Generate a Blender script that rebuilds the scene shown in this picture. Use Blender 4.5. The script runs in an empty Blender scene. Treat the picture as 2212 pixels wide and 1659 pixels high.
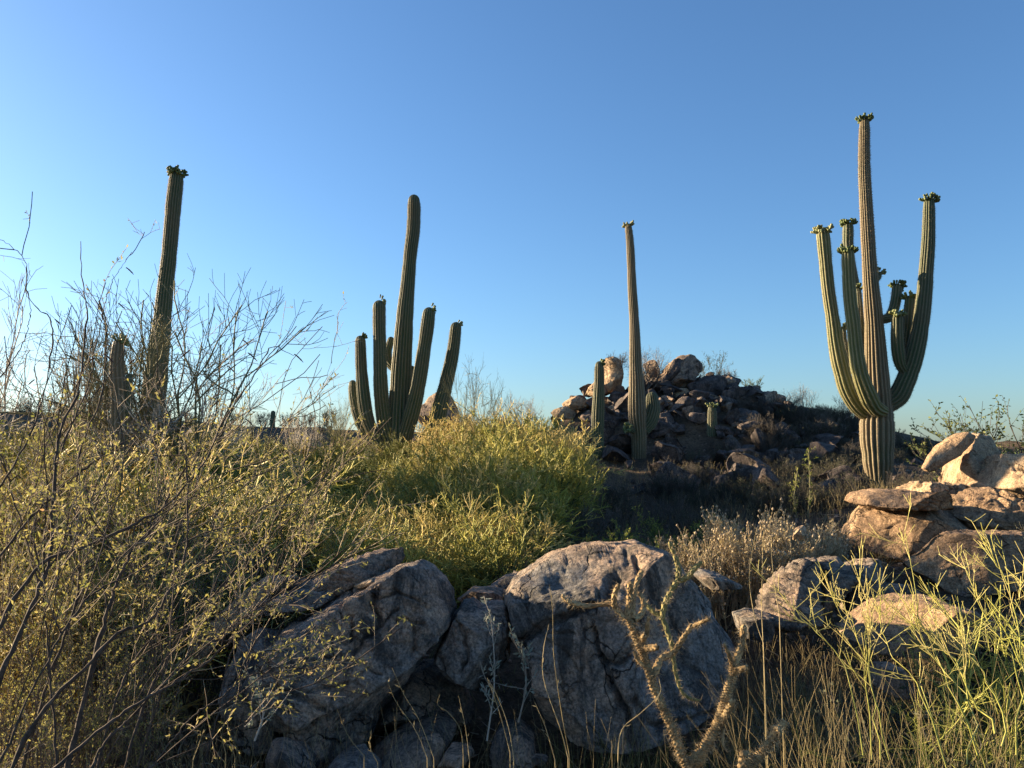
import bpy, bmesh, math, random
import numpy as np
from mathutils import Vector

# ------------------------------------------------------------------ camera, sky, sun, exposure
SC = bpy.context.scene
COL = SC.collection
F, CU, CV = 1720.0, 1106.0, 829.5          # photo measured on a 2212 x 1659 grid
PITCH = math.radians(5.0)
CAM_Z = 1.6
cam_d = bpy.data.cameras.new('camera'); cam = bpy.data.objects.new('camera', cam_d); COL.objects.link(cam)
cam_d.sensor_width = 36.0; cam_d.lens = 36.0 * F / 2212.0
cam_d.clip_start = 0.05; cam_d.clip_end = 5000
cam.location = (0, 0, CAM_Z); cam.rotation_euler = (math.pi / 2 + PITCH, 0, 0)
SC.camera = cam

SUN_AZ, SUN_EL = math.radians(-66), math.radians(14.0)     # azimuth clockwise from +Y
world = bpy.data.worlds.new('World'); SC.world = world; world.use_nodes = True
wn = world.node_tree; wn.nodes.clear()
sky = wn.nodes.new('ShaderNodeTexSky'); sky.sky_type = 'NISHITA'; sky.sun_disc = False
sky.sun_elevation = SUN_EL; sky.sun_rotation = SUN_AZ; sky.altitude = 500
sky.air_density = 1.15; sky.dust_density = 1.2; sky.ozone_density = 5.0
bg = wn.nodes.new('ShaderNodeBackground'); bg.inputs[1].default_value = 0.058
wo = wn.nodes.new('ShaderNodeOutputWorld')
tint = wn.nodes.new('ShaderNodeMix'); tint.data_type = 'RGBA'; tint.blend_type = 'MULTIPLY'; tint.inputs[0].default_value = 1.0
tint.inputs[7].default_value = (.90, .965, 1.0, 1)                      # white balance of the sky
gam = wn.nodes.new('ShaderNodeGamma'); gam.inputs[1].default_value = 1.0
wn.links.new(sky.outputs[0], gam.inputs[0]); wn.links.new(gam.outputs[0], tint.inputs[6]); wn.links.new(tint.outputs[2], bg.inputs[0]); wn.links.new(bg.outputs[0], wo.inputs[0])
sun_d = bpy.data.lights.new('sun', 'SUN'); sun_d.energy = 5.0; sun_d.angle = math.radians(0.5); sun_d.color = (1.0, 0.79, 0.51)
sun = bpy.data.objects.new('sun', sun_d); COL.objects.link(sun)
SUN = Vector((math.sin(SUN_AZ) * math.cos(SUN_EL), math.cos(SUN_AZ) * math.cos(SUN_EL), math.sin(SUN_EL)))
sun.rotation_euler = SUN.to_track_quat('Z', 'Y').to_euler()
SC.view_settings.view_transform = 'Standard'; SC.view_settings.look = 'None'
SC.view_settings.exposure = 2.0; SC.view_settings.gamma = 1.0
SC.render.engine = 'CYCLES'
SC.cycles.max_bounces = 5; SC.cycles.diffuse_bounces = 3; SC.cycles.transparent_max_bounces = 8
SC.cycles.transmission_bounces = 3; SC.cycles.glossy_bounces = 2

cP, sP = math.cos(PITCH), math.sin(PITCH)
def at(u, v, Y):
    """the point at world distance Y (along +Y) seen at grid position u, v"""
    U, V = u - CU, CV - v
    dx, dy, dz = U, F * cP - V * sP, F * sP + V * cP
    s = Y / dy
    return np.array([dx * s, Y, CAM_Z + dz * s])
def px(Y): return Y / F                     # metres per grid pixel at distance Y

# ------------------------------------------------------------------ noise (numpy)
def _hash(ix, iy, iz, seed):
    h = (ix.astype(np.int64) * 374761393 + iy.astype(np.int64) * 668265263 + iz.astype(np.int64) * 2147483647 + seed * 974711) & 0xffffffff
    h = ((h ^ (h >> 13)) * 1274126177) & 0xffffffff
    h = ((h ^ (h >> 16)) * 2246822519) & 0xffffffff
    return ((h ^ (h >> 15)) & 0xffffff) / float(0xffffff)
def vnoise(P, seed=0):
    i = np.floor(P); f = P - i; f = f * f * (3 - 2 * f)
    ix, iy, iz = i[:, 0], i[:, 1], i[:, 2]; r = 0
    for a in (0, 1):
        wx = f[:, 0] if a else 1 - f[:, 0]
        for b in (0, 1):
            wy = f[:, 1] if b else 1 - f[:, 1]
            for c in (0, 1):
                wz = f[:, 2] if c else 1 - f[:, 2]
                r = r + wx * wy * wz * _hash(ix + a, iy + b, iz + c, seed)
    return r * 2 - 1
def fbm(P, octv=4, seed=0, gain=.5):
    a, s, r = 1.0, 1.0, 0
    for k in range(octv):
        r = r + a * vnoise(P * s + k * 17.3, seed + k); a *= gain; s *= 2.07
    return r
def voro_edge(P, seed=0):
    """distance to the border between 3-D voronoi cells (F2-F1) and the cell's random number"""
    i = np.floor(P); f1 = np.full(len(P), 9.0); f2 = np.full(len(P), 9.0); cid = np.zeros(len(P))
    for a in (-1, 0, 1):
        for b in (-1, 0, 1):
            for c in (-1, 0, 1):
                x, y, z = i[:, 0] + a, i[:, 1] + b, i[:, 2] + c
                q = np.stack([x + _hash(x, y, z, seed), y + _hash(x, y, z, seed + 1), z + _hash(x, y, z, seed + 2)], 1)
                d = np.linalg.norm(q - P, axis=1); n = d < f1
                f2 = np.where(n, f1, np.minimum(f2, d)); cid = np.where(n, _hash(x, y, z, seed + 3), cid); f1 = np.where(n, d, f1)
    return f2 - f1, cid
def sstep(a, b, x):
    t = np.clip((x - a) / (b - a), 0, 1); return t * t * (3 - 2 * t)
def unit(v): return v / (np.linalg.norm(v, axis=-1, keepdims=True) + 1e-9)

# ------------------------------------------------------------------ materials
def nodes_of(name, rough=.9, spec=.2):
    m = bpy.data.materials.new(name); m.use_nodes = True; nt = m.node_tree
    b = nt.nodes['Principled BSDF']; b.inputs['Roughness'].default_value = rough
    b.inputs['Specular IOR Level'].default_value = spec
    return m, nt, b
def N(nt, t, **kw):
    n = nt.nodes.new(t)
    for k, v in kw.items(): setattr(n, k, v)
    return n
def ramp(nt, src, stops):
    r = N(nt, 'ShaderNodeValToRGB'); e = r.color_ramp.elements
    while len(e) < len(stops): e.new(0.5)
    for el, (p, c) in zip(e, stops):
        el.position = p; el.color = (c[0], c[1], c[2], 1) if isinstance(c, tuple) else (c, c, c, 1)
    nt.links.new(src, r.inputs[0]); return r.outputs[0]
def noise_n(nt, vec, scale, detail=6, rough=.6, dist=0.0):
    n = N(nt, 'ShaderNodeTexNoise'); n.inputs['Scale'].default_value = scale; n.inputs['Detail'].default_value = detail
    n.inputs['Roughness'].default_value = rough; n.inputs['Distortion'].default_value = dist
    nt.links.new(vec, n.inputs['Vector']); return n.outputs['Fac']
def mixc(nt, fac, a, b, mode='MIX'):
    m = N(nt, 'ShaderNodeMix', data_type='RGBA', blend_type=mode)
    for s, v in ((0, fac), (6, a), (7, b)):
        if isinstance(v, (int, float)): m.inputs[s].default_value = v
        elif isinstance(v, tuple): m.inputs[s].default_value = (v[0], v[1], v[2], 1)
        else: nt.links.new(v, m.inputs[s])
    return m.outputs[2]
def bump(nt, h, strength, dist, prev=None):
    b = N(nt, 'ShaderNodeBump'); b.inputs['Strength'].default_value = strength; b.inputs['Distance'].default_value = dist
    nt.links.new(h, b.inputs['Height'])
    if prev is not None: nt.links.new(prev, b.inputs['Normal'])
    return b.outputs[0]
def mathn(nt, op, a, b=0.0):
    m = N(nt, 'ShaderNodeMath', operation=op)
    for s, v in ((0, a), (1, b)):
        if isinstance(v, (int, float)): m.inputs[s].default_value = v
        else: nt.links.new(v, m.inputs[s])
    return m.outputs[0]

def rock_mat(name, light, mid, dark, varnish=.5, sc=1.0, crack=1.0, lichen=0.0):
    """weathered granite: warm stone, dark desert varnish, fine grain, hairline cracks"""
    m, nt, b = nodes_of(name, .88, .25)
    g = N(nt, 'ShaderNodeNewGeometry'); vec = g.outputs['Position']
    n1 = noise_n(nt, vec, 1.6 * sc, 8, .62, .4); n2 = noise_n(nt, vec, 9 * sc, 8, .7, .6)
    n3 = noise_n(nt, vec, 60 * sc, 4, .7)
    mp = N(nt, 'ShaderNodeMapping'); mp.inputs['Scale'].default_value = (1.5, 1.5, .6); mp.inputs['Rotation'].default_value = (.3, .5, 0); nt.links.new(vec, mp.inputs[0])
    n4 = noise_n(nt, mp.outputs[0], 3.1 * sc, 10, .75, 1.0)
    c = ramp(nt, n1, [(.44, mid), (.56, light)])
    c = mixc(nt, ramp(nt, n2, [(.42, 0.0), (.6, .7)]), c, tuple(x * .5 for x in mid))
    v = ramp(nt, n4, [(.56 - .18 * varnish, 0.0), (.66 - .14 * varnish, 1.0)])
    c = mixc(nt, mathn(nt, 'MULTIPLY', v, .88), c, dark)
    if lichen:
        l = noise_n(nt, vec, 7 * sc, 9, .8, 1.5)
        c = mixc(nt, mathn(nt, 'MULTIPLY', ramp(nt, l, [(.58, 0.0), (.64, 1.0)]), lichen), c, (.17, .19, .12))
    c = mixc(nt, 1.0, c, ramp(nt, n3, [(.34, .45), (.5, .95), (.66, 1.4)]), 'MULTIPLY')
    wv = N(nt, 'ShaderNodeVectorMath', operation='MULTIPLY_ADD')
    nn = N(nt, 'ShaderNodeTexNoise'); nn.inputs['Scale'].default_value = 3 * sc; nn.inputs['Detail'].default_value = 5
    nt.links.new(vec, nn.inputs['Vector']); nt.links.new(nn.outputs['Color'], wv.inputs[0])
    wv.inputs[1].default_value = (.6 / sc,) * 3; nt.links.new(vec, wv.inputs[2])
    vo = N(nt, 'ShaderNodeTexVoronoi', feature='DISTANCE_TO_EDGE'); vo.inputs['Scale'].default_value = 2.4 * sc
    nt.links.new(wv.outputs[0], vo.inputs['Vector'])
    ck = ramp(nt, vo.outputs['Distance'], [(.0, 1.0), (.022, 0.0)])
    gate = ramp(nt, noise_n(nt, vec, 2.3 * sc, 3), [(.48, 0.0), (.58, crack)])
    ck = mathn(nt, 'MULTIPLY', ck, gate)
    ca = N(nt, 'ShaderNodeAttribute', attribute_name='crack'); c = mixc(nt, mathn(nt, 'MULTIPLY', ca.outputs['Fac'], .85), c, (.02, .017, .015))
    c = mixc(nt, ck, c, (.012, .010, .009))
    nt.links.new(c, b.inputs['Base Color'])
    h = mathn(nt, 'SUBTRACT', n2, mathn(nt, 'MULTIPLY', ck, .8))
    bn = bump(nt, h, .9, .05 / sc); bn = bump(nt, n3, .7, .008 / sc, bn)
    nt.links.new(bn, b.inputs['Normal'])
    return m

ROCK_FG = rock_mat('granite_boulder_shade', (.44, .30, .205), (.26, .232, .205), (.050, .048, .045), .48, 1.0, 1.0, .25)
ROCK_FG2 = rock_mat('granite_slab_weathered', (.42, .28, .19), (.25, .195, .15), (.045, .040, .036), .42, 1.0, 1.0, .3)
ROCK_BROWN_LIT = rock_mat('granite_sunlit_brown', (.46, .30, .175), (.32, .205, .125), (.085, .06, .045), .22, 1.0, .8, .1)   # slab granite with the sun's warmth put into the brown
ROCK_TAN_LIT = rock_mat('granite_sunlit_tan', (.52, .37, .23), (.42, .28, .17), (.22, .14, .09), -.1, 1.0, .5)  # lit copy of the granite, painted paler for rocks in the sun
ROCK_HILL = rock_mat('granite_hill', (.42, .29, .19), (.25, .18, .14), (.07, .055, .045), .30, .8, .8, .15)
ROCK_HILL_SHADED = rock_mat('granite_hill_shaded', (.17, .13, .11), (.11, .085, .075), (.035, .03, .029), .5, .8, .8, .3)  # shaded copy of the hill granite, the shade put into its colour

def soil_mat():
    m, nt, b = nodes_of('desert_soil', .95, .1)
    vec = N(nt, 'ShaderNodeNewGeometry').outputs['Position']
    n1 = noise_n(nt, vec, .7, 6); n2 = noise_n(nt, vec, 12, 8, .7); n3 = noise_n(nt, vec, 55, 4, .7)
    c = ramp(nt, n1, [(.35, (.10, .072, .048)), (.65, (.19, .135, .088))])
    c = mixc(nt, ramp(nt, n2, [(.45, 0.0), (.62, .8)]), c, (.055, .042, .028))
    c = mixc(nt, 1.0, c, ramp(nt, n3, [(.3, .5), (.7, 1.3)]), 'MULTIPLY')
    nt.links.new(c, b.inputs['Base Color'])
    nt.links.new(bump(nt, n3, .8, .02, bump(nt, n2, 1.0, .08)), b.inputs['Normal'])
    return m
SOIL = soil_mat()

def plant_mat(name, cols, rough=.75, trans=0.0, hue_var=.5, scale=4.0):
    """stems or leaves; colour varies by place along the plant and from plant to plant"""
    m, nt, b = nodes_of(name, rough, .25)
    oi = N(nt, 'ShaderNodeObjectInfo'); tc = N(nt, 'ShaderNodeTexCoord')
    n = noise_n(nt, tc.outputs['Object'], scale, 4, .7)
    f = mathn(nt, 'ADD', mathn(nt, 'MULTIPLY', mathn(nt, 'SUBTRACT', oi.outputs['Random'], .5), hue_var), n)
    c = ramp(nt, f, [(.3, cols[0]), (.5, cols[1]), (.7, cols[2])])
    nt.links.new(c, b.inputs['Base Color'])
    if trans:
        out = nt.nodes['Material Output']; t = N(nt, 'ShaderNodeBsdfTranslucent'); nt.links.new(c, t.inputs[0])
        mx = N(nt, 'ShaderNodeMixShader'); mx.inputs[0].default_value = trans
        nt.links.new(b.outputs[0], mx.inputs[1]); nt.links.new(t.outputs[0], mx.inputs[2]); nt.links.new(mx.outputs[0], out.inputs[0])
    return m
PV_TWIG = plant_mat('green_twig_bark', [(.20, .195, .035), (.40, .36, .065), (.54, .41, .14)], .6, .0, .9, 2.0)
PV_LIMB = plant_mat('green_limb_bark', [(.07, .09, .03), (.12, .13, .04), (.18, .16, .07)], .7)
PV_NEAR = plant_mat('palo_verde_green_bark', [(.20, .21, .045), (.36, .34, .075), (.52, .43, .16)], .6, .0, .3, 9.0)
BARE_TWIG = plant_mat('bare_grey_twig', [(.24, .20, .16), (.36, .31, .25), (.46, .41, .34)], .8)
BARE_GREEN = plant_mat('bare_olive_twig', [(.15, .14, .075), (.22, .20, .10), (.31, .27, .155)], .8)
MES_BARK = plant_mat('mesquite_bark', [(.045, .033, .026), (.095, .068, .050), (.18, .14, .11)], .9, 0, .2, 28)
MES_TWIG = plant_mat('mesquite_twig', [(.12, .085, .06), (.24, .18, .12), (.40, .32, .23)], .85, 0, .2, 3)
MES_LEAF = plant_mat('mesquite_leaf', [(.12, .14, .04), (.27, .27, .07), (.46, .38, .13)], .8, .35, .3, 9)
DRY_LEAF = plant_mat('dry_leaf', [(.30, .16, .07), (.42, .26, .12), (.52, .38, .2)], .8, .4, .2, 9)
POD = plant_mat('seed_pod_brown', [(.05, .018, .018), (.09, .03, .025), (.15, .06, .04)], .6)
CREO_LEAF = plant_mat('shrub_leaf_green', [(.055, .085, .03), (.10, .13, .04), (.17, .18, .06)], .7, .3, .4, 5)
LIME_LEAF = plant_mat('shrub_leaf_lime', [(.14, .17, .03), (.23, .26, .05), (.32, .30, .08)], .7, .35, .4, 5)
DARK_TWIG = plant_mat('brush_twig_dark', [(.05, .043, .036), (.09, .076, .062), (.15, .125, .10)], .85)  # bark lowered in tone to deepen the shade on the slope
BRUSH_LEAF = plant_mat('brush_leaf_grey_green', [(.045, .052, .03), (.075, .082, .045), (.12, .12, .07)], .85, .2, .5, 3)
TURP_TWIG = plant_mat('turpentine_twig', [(.27, .19, .12), (.46, .35, .22), (.58, .48, .31)], .85, 0, .3, 5)
TURP_LEAF = plant_mat('flowering_bush_leaf', [(.22, .18, .08), (.34, .28, .14), (.42, .34, .19)], .85, .3, .3, 5)
TURP_HEAD = plant_mat('dry_flower_head', [(.38, .29, .18), (.52, .42, .28), (.62, .55, .42)], .9, .3, .3, 12)
GRASS = plant_mat('dry_grass_straw', [(.22, .17, .08), (.38, .30, .15), (.52, .42, .24)], .7, .2, .2, 3)
GRASS_G = plant_mat('olive_grass', [(.12, .14, .04), (.20, .20, .06), (.32, .27, .11)], .7, .2, .2, 3)
SAGE = plant_mat('pale_sage_leaf', [(.16, .19, .14), (.24, .27, .21), (.32, .34, .28)], .85, .25, .3, 8)

def saguaro_mat(name, green, ridge, brown, brown_amt, low_brown=0.0):
    m, nt, b = nodes_of(name, .62, .3)
    a = N(nt, 'ShaderNodeAttribute', attribute_name='rib'); tc = N(nt, 'ShaderNodeTexCoord'); vec = tc.outputs['Object']
    n1 = noise_n(nt, vec, 1.6, 8, .6); n2 = noise_n(nt, vec, 14, 6, .7)
    c = mixc(nt, ramp(nt, n1, [(.5 - .25 * brown_amt, 0.0), (.75 - .2 * brown_amt, 1.0)]), green, brown)
    c = mixc(nt, ramp(nt, n2, [(.4, 0.0), (.7, .5)]), c, tuple(x * 1.5 for x in green))
    r = ramp(nt, a.outputs['Fac'], [(.60, 0.0), (.95, 1.0)])
    vv = N(nt, 'ShaderNodeTexNoise'); vv.inputs['Scale'].default_value = 45; nt.links.new(vec, vv.inputs['Vector'])
    r = mathn(nt, 'MULTIPLY', r, ramp(nt, vv.outputs['Fac'], [(.35, .45), (.6, 1.0)]))
    c = mixc(nt, r, c, ridge)
    nt.links.new(c, b.inputs['Base Color']); nt.links.new(bump(nt, n2, .4, .02), b.inputs['Normal'])
    return m
SAG_G = saguaro_mat('saguaro_skin_green', (.046, .070, .029), (.155, .14, .08), (.10, .085, .045), .25)
SAG_B = saguaro_mat('saguaro_skin_brown', (.075, .080, .036), (.26, .20, .12), (.14, .095, .052), .8)
SAG_Y = saguaro_mat('saguaro_skin_olive', (.095, .115, .038), (.27, .235, .12), (.14, .125, .05), .4)
SPINE = plant_mat('saguaro_spines', [(.22, .18, .12), (.31, .26, .19), (.42, .37, .29)], .8, .3, .3, 8)
BUD = plant_mat('saguaro_buds', [(.06, .085, .03), (.12, .15, .05), (.30, .29, .15)], .6, 0, .3, 14)
CHOLLA = plant_mat('cholla_skin', [(.15, .095, .045), (.34, .23, .11), (.56, .40, .20)], .85, 0, .1, 22)
CHOLLA_G = plant_mat('cholla_green_skin', [(.13, .13, .05), (.24, .21, .08), (.40, .33, .14)], .8, 0, .1, 22)
for _m in (CHOLLA, CHOLLA_G):                          # dark woolly spot at the tip of every tubercle
    _nt = _m.node_tree; _b = _nt.nodes['Principled BSDF']; _c = _b.inputs['Base Color'].links[0].from_socket
    _a = N(_nt, 'ShaderNodeAttribute', attribute_name='areole'); _nt.links.new(mixc(_nt, mathn(_nt, 'MULTIPLY', _a.outputs['Fac'], .85), _c, (.035, .028, .02)), _b.inputs['Base Color'])
CHOLLA_SP = plant_mat('cholla_spines', [(.34, .24, .13), (.50, .38, .22), (.62, .52, .34)], .7, .3, .1, 20)

# ------------------------------------------------------------------ mesh helpers
def mesh_obj(name, parts, parent=None, origin=(0, 0, 0), smooth=True, attr=None):
    """parts: list of (verts, faces(n,k), material); one mesh object, verts given in world space minus origin"""
    V, mats, loops, starts, totals, mi = [], [], [], [], [], []; off = 0; lo = 0
    for (v, f, m) in parts:
        if len(v) == 0: continue
        if m not in mats: mats.append(m)
        k = f.shape[1]; V.append(v); loops.append((f + off).ravel())
        starts.append(lo + np.arange(len(f)) * k); totals.append(np.full(len(f), k)); mi.append(np.full(len(f), mats.index(m)))
        off += len(v); lo += f.size
    V = np.concatenate(V) - np.asarray(origin, float); loops = np.concatenate(loops); starts = np.concatenate(starts); totals = np.concatenate(totals); mi = np.concatenate(mi)
    me = bpy.data.meshes.new(name); me.vertices.add(len(V)); me.loops.add(len(loops)); me.polygons.add(len(starts))
    me.vertices.foreach_set('co', V.astype(np.float32).ravel()); me.loops.foreach_set('vertex_index', loops.astype(np.int32))
    me.polygons.foreach_set('loop_start', starts.astype(np.int32)); me.polygons.foreach_set('loop_total', totals.astype(np.int32))
    me.polygons.foreach_set('material_index', mi.astype(np.int32)); me.polygons.foreach_set('use_smooth', np.full(len(starts), smooth))
    for m in mats: me.materials.append(m)
    if attr is not None:
        at_ = me.attributes.new(attr[0], 'FLOAT', 'POINT')
        full = np.zeros(len(V), np.float32); full[:len(attr[1])] = attr[1]; at_.data.foreach_set('value', full)
    me.update(calc_edges=True); me.validate()
    o = bpy.data.objects.new(name, me); COL.objects.link(o)
    if parent is None: o.location = origin
    else: o.parent = parent
    return o
def tag(o, label=None, cat=None, group=None, kind=None):
    if label: o['label'] = label
    if cat: o['category'] = cat
    if group: o['group'] = group
    if kind: o['kind'] = kind
    return o
def thing(name, label, cat, loc, group=None, rz=0.0, sc=1.0):
    o = bpy.data.objects.new(name, None); COL.objects.link(o); o.empty_display_size = .1
    o.location = loc; o.rotation_euler = (0, 0, rz); o.scale = (sc, sc, sc) if not isinstance(sc, tuple) else sc
    return tag(o, label, cat, group)
def copy_tree(root, name, loc, rz, sc, label, cat=None, group=None, lean=(0, 0)):
    r = root.copy(); r.name = name; COL.objects.link(r); r.location = loc; r.rotation_euler = (lean[0], lean[1], rz)
    r.scale = sc if isinstance(sc, tuple) else (sc, sc, sc); tag(r, label, cat, group)
    for ch in root.children:
        c = ch.copy(); COL.objects.link(c); c.parent = r
    return r

def tubes(P, R, m=3):
    """P (N,K,3) polylines, R (N,K) radii -> verts, quads"""
    Nn, K, _ = P.shape
    T = np.empty_like(P); T[:, 1:-1] = P[:, 2:] - P[:, :-2]; T[:, 0] = P[:, 1] - P[:, 0]; T[:, -1] = P[:, -1] - P[:, -2]
    T = unit(T); ref = np.zeros_like(T); ref[..., 0] = .31; ref[..., 1] = .83; ref[..., 2] = .17
    A = unit(np.cross(T, ref)); B = np.cross(T, A)
    ang = np.arange(m) * 2 * math.pi / m
    V = P[:, :, None, :] + R[:, :, None, None] * (np.cos(ang)[None, None, :, None] * A[:, :, None, :] + np.sin(ang)[None, None, :, None] * B[:, :, None, :])
    V = V.reshape(-1, 3)
    n, k, j = np.meshgrid(np.arange(Nn), np.arange(K - 1), np.arange(m), indexing='ij')
    b = (n * K + k) * m; j2 = (j + 1) % m
    Fq = np.stack([b + j, b + j2, b + m + j2, b + m + j], -1).reshape(-1, 4)
    return V, Fq
def walk(start, d0, L, K, rng, wig=.15, up=0.0, r0=.01, r1=.003):
    n = len(start); P = np.empty((n, K, 3)); P[:, 0] = start; d = unit(d0)
    st = (L / (K - 1))[:, None]
    for k in range(1, K):
        d = unit(d + wig * rng.normal(size=(n, 3)) + np.array([0, 0, up])); P[:, k] = P[:, k - 1] + d * st
    r0 = np.broadcast_to(np.asarray(r0, float), (n,)); t = np.linspace(0, 1, K)[None]
    R = r0[:, None] * (1 - t) + np.minimum(r1, r0)[:, None] * t if np.ndim(r1) else r0[:, None] * (1 - t) + r1 * t
    return P, R
def grow(P, R, n, L, spread, rng, K=4, tmin=.2, up=.1, wig=.15, rfac=.6, r1=.0015, Lvar=.5, taper=.4):
    Nn, Kp, _ = P.shape; t = tmin + (1 - tmin) * rng.random((Nn, n)) ** .8; x = t * (Kp - 1); i = np.minimum(x.astype(int), Kp - 2); f = (x - i)[..., None]
    idx = np.arange(Nn)[:, None]; A, B = P[idx, i], P[idx, i + 1]; S = A * (1 - f) + B * f; T = unit(B - A)
    r = R[idx, i] * rfac
    D = unit(T + spread * rng.normal(size=T.shape) + np.array([0, 0, up]))
    Ls = L * (1 - taper * t) * (1 + Lvar * (rng.random(t.shape) - .5) * 2)
    return walk(S.reshape(-1, 3), D.reshape(-1, 3), Ls.ravel(), K, rng, wig, up * .3, np.maximum(r.ravel(), r1), r1)
def leaves(P, n, size, rng, ratio=.4, tmin=.15, out=.6):
    Nn, Kp, _ = P.shape; x = (tmin + (1 - tmin) * rng.random((Nn, n))) * (Kp - 1); i = np.minimum(x.astype(int), Kp - 2); f = (x - i)[..., None]
    idx = np.arange(Nn)[:, None]; A, B = P[idx, i], P[idx, i + 1]; S = (A * (1 - f) + B * f).reshape(-1, 3); T = unit(B - A).reshape(-1, 3)
    D = unit(T * .6 + out * rng.normal(size=T.shape)); W = unit(np.cross(D, rng.normal(size=D.shape))); Nr = np.cross(D, W)
    s = size * (.4 + 1.2 * rng.random((len(S), 1)))
    M = S + D * s * .5 + Nr * s * .08
    V = np.stack([S, M + W * s * ratio * .5, S + D * s, M - W * s * ratio * .5], 1).reshape(-1, 3)
    return V, np.arange(len(S) * 4).reshape(-1, 4)
def spline(pts, n):
    """Catmull-Rom through rows of pts (any width), n samples"""
    p = np.asarray(pts, float); p = np.vstack([2 * p[0] - p[1], p, 2 * p[-1] - p[-2]]); m = len(p) - 3
    t = np.linspace(0, m - 1e-6, n); i = t.astype(int); f = (t - i)[:, None]
    a, b, c, d = p[i], p[i + 1], p[i + 2], p[i + 3]
    return .5 * ((2 * b) + (c - a) * f + (2 * a - 5 * b + 4 * c - d) * f ** 2 + (3 * b - a - 3 * c + d) * f ** 3)

# ------------------------------------------------------------------ terrain
SD = np.array([math.sin(SUN_AZ), math.cos(SUN_AZ)]); SPERP = np.array([-SD[1], SD[0]]) * -1.0   # across the sun's path
def terr0(x, y):
    z = np.interp(y, [-60, -4, 3, 5, 7, 9, 11, 15, 20, 26, 34, 45, 70, 140, 400, 3000],
                  [-2.5, -.5, -.35, -.32, -.05, .22, .42, .88, 1.35, 1.9, 2.3, 2.7, 1.0, -6, -25, -160])
    crest = np.interp(x, [-40, -24, -15, -6, 8, 18, 26, 40], [4.6, 3.75, 3.15, 2.8, 2.75, 2.1, 1.8, 1.6]) - 2.7
    z = z + crest * np.exp(-((y - 45) / 13.0) ** 2)
    z = z + 2.0 * np.exp(-(((x - 5.3) / 2.8) ** 2 + ((y - 24.9) / 3.0) ** 2)) + .75 * np.exp(-(((x - 2.3) / 1.0) ** 2 + ((y - 25.2) / 2.2) ** 2))
    z = z + 1.0 * np.exp(-(((x - 9.6) / 2.6) ** 2 + ((y - 25.5) / 3.0) ** 2))
    z = z + .65 * np.exp(-(((x + 2.2) / 4.0) ** 2 + ((y - 19.5) / 3.5) ** 2))
    z = z + .45 * np.exp(-(((x - 6.6) / 2.0) ** 2 + ((y - 10.8) / 1.8) ** 2))
    z = z + .35 * np.exp(-(((x - 4.6) / 1.5) ** 2 + ((y - 8.0) / 1.2) ** 2))
    # unseen steep butte added beyond the left edge, crest shaped to shade the rock pile
    s = x * SPERP[0] + y * SPERP[1]; t = x * SD[0] + y * SD[1]
    hb = np.interp(s, [17.0, 17.9, 18.8, 19.5, 21, 22.7, 24.4, 27.5, 33, 40], [0, 18.0, 22.9, 23.9, 24.0, 22.6, 24.3, 26.6, 26.0, 0])
    z = z + hb * np.exp(-((t - 97) / 9.0) ** 2)
    return z
def terrA(x, y):
    x = np.asarray(x, float); y = np.asarray(y, float); sh = np.broadcast(x, y).shape
    x, y = np.broadcast_to(x, sh).ravel(), np.broadcast_to(y, sh).ravel()
    P = np.stack([x, y, np.zeros_like(x)], 1)
    z = terr0(x, y) + .12 * fbm(P * .55, 3, 5) + .05 * fbm(P * 2.2, 2, 9)
    d = np.hypot(x, y); z = z + sstep(60, 200, d) * 6 * fbm(P * .01, 3, 3)
    return z.reshape(sh)
def T(x, y): return float(terrA(np.array([x]), np.array([y]))[0])
def ray_ground(u, v, y0=3.0, y1=60.0):
    ys = np.linspace(y0, y1, 700); p0 = at(u, v, 1.0); d = p0 - np.array([0, 0, CAM_Z])
    z = CAM_Z + d[2] * ys; g = terrA(d[0] * ys, ys); h = np.where(z < g)[0]
    return float(ys[h[0]]) if len(h) else None

def build_ground():
    n = 420; s = np.linspace(-1, 1, n); gx = np.sinh(s * 5.6) / np.sinh(5.6) * 1500
    t = np.linspace(0, 1, n); gy = -60 + 0 * t
    s2 = np.linspace(-1, 1, n); gy = 14 + np.sinh(s2 * 5.4) / np.sinh(5.4) * 1500
    X, Y = np.meshgrid(gx, gy); Z = terrA(X, Y); V = np.stack([X, Y, Z], -1).reshape(-1, 3)
    i, j = np.meshgrid(np.arange(n - 1), np.arange(n - 1), indexing='ij'); b = i * n + j
    Fq = np.stack([b, b + 1, b + n + 1, b + n], -1).reshape(-1, 4)
    tag(mesh_obj('ground', [(V, Fq, SOIL)]), kind='structure')
build_ground()

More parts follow.
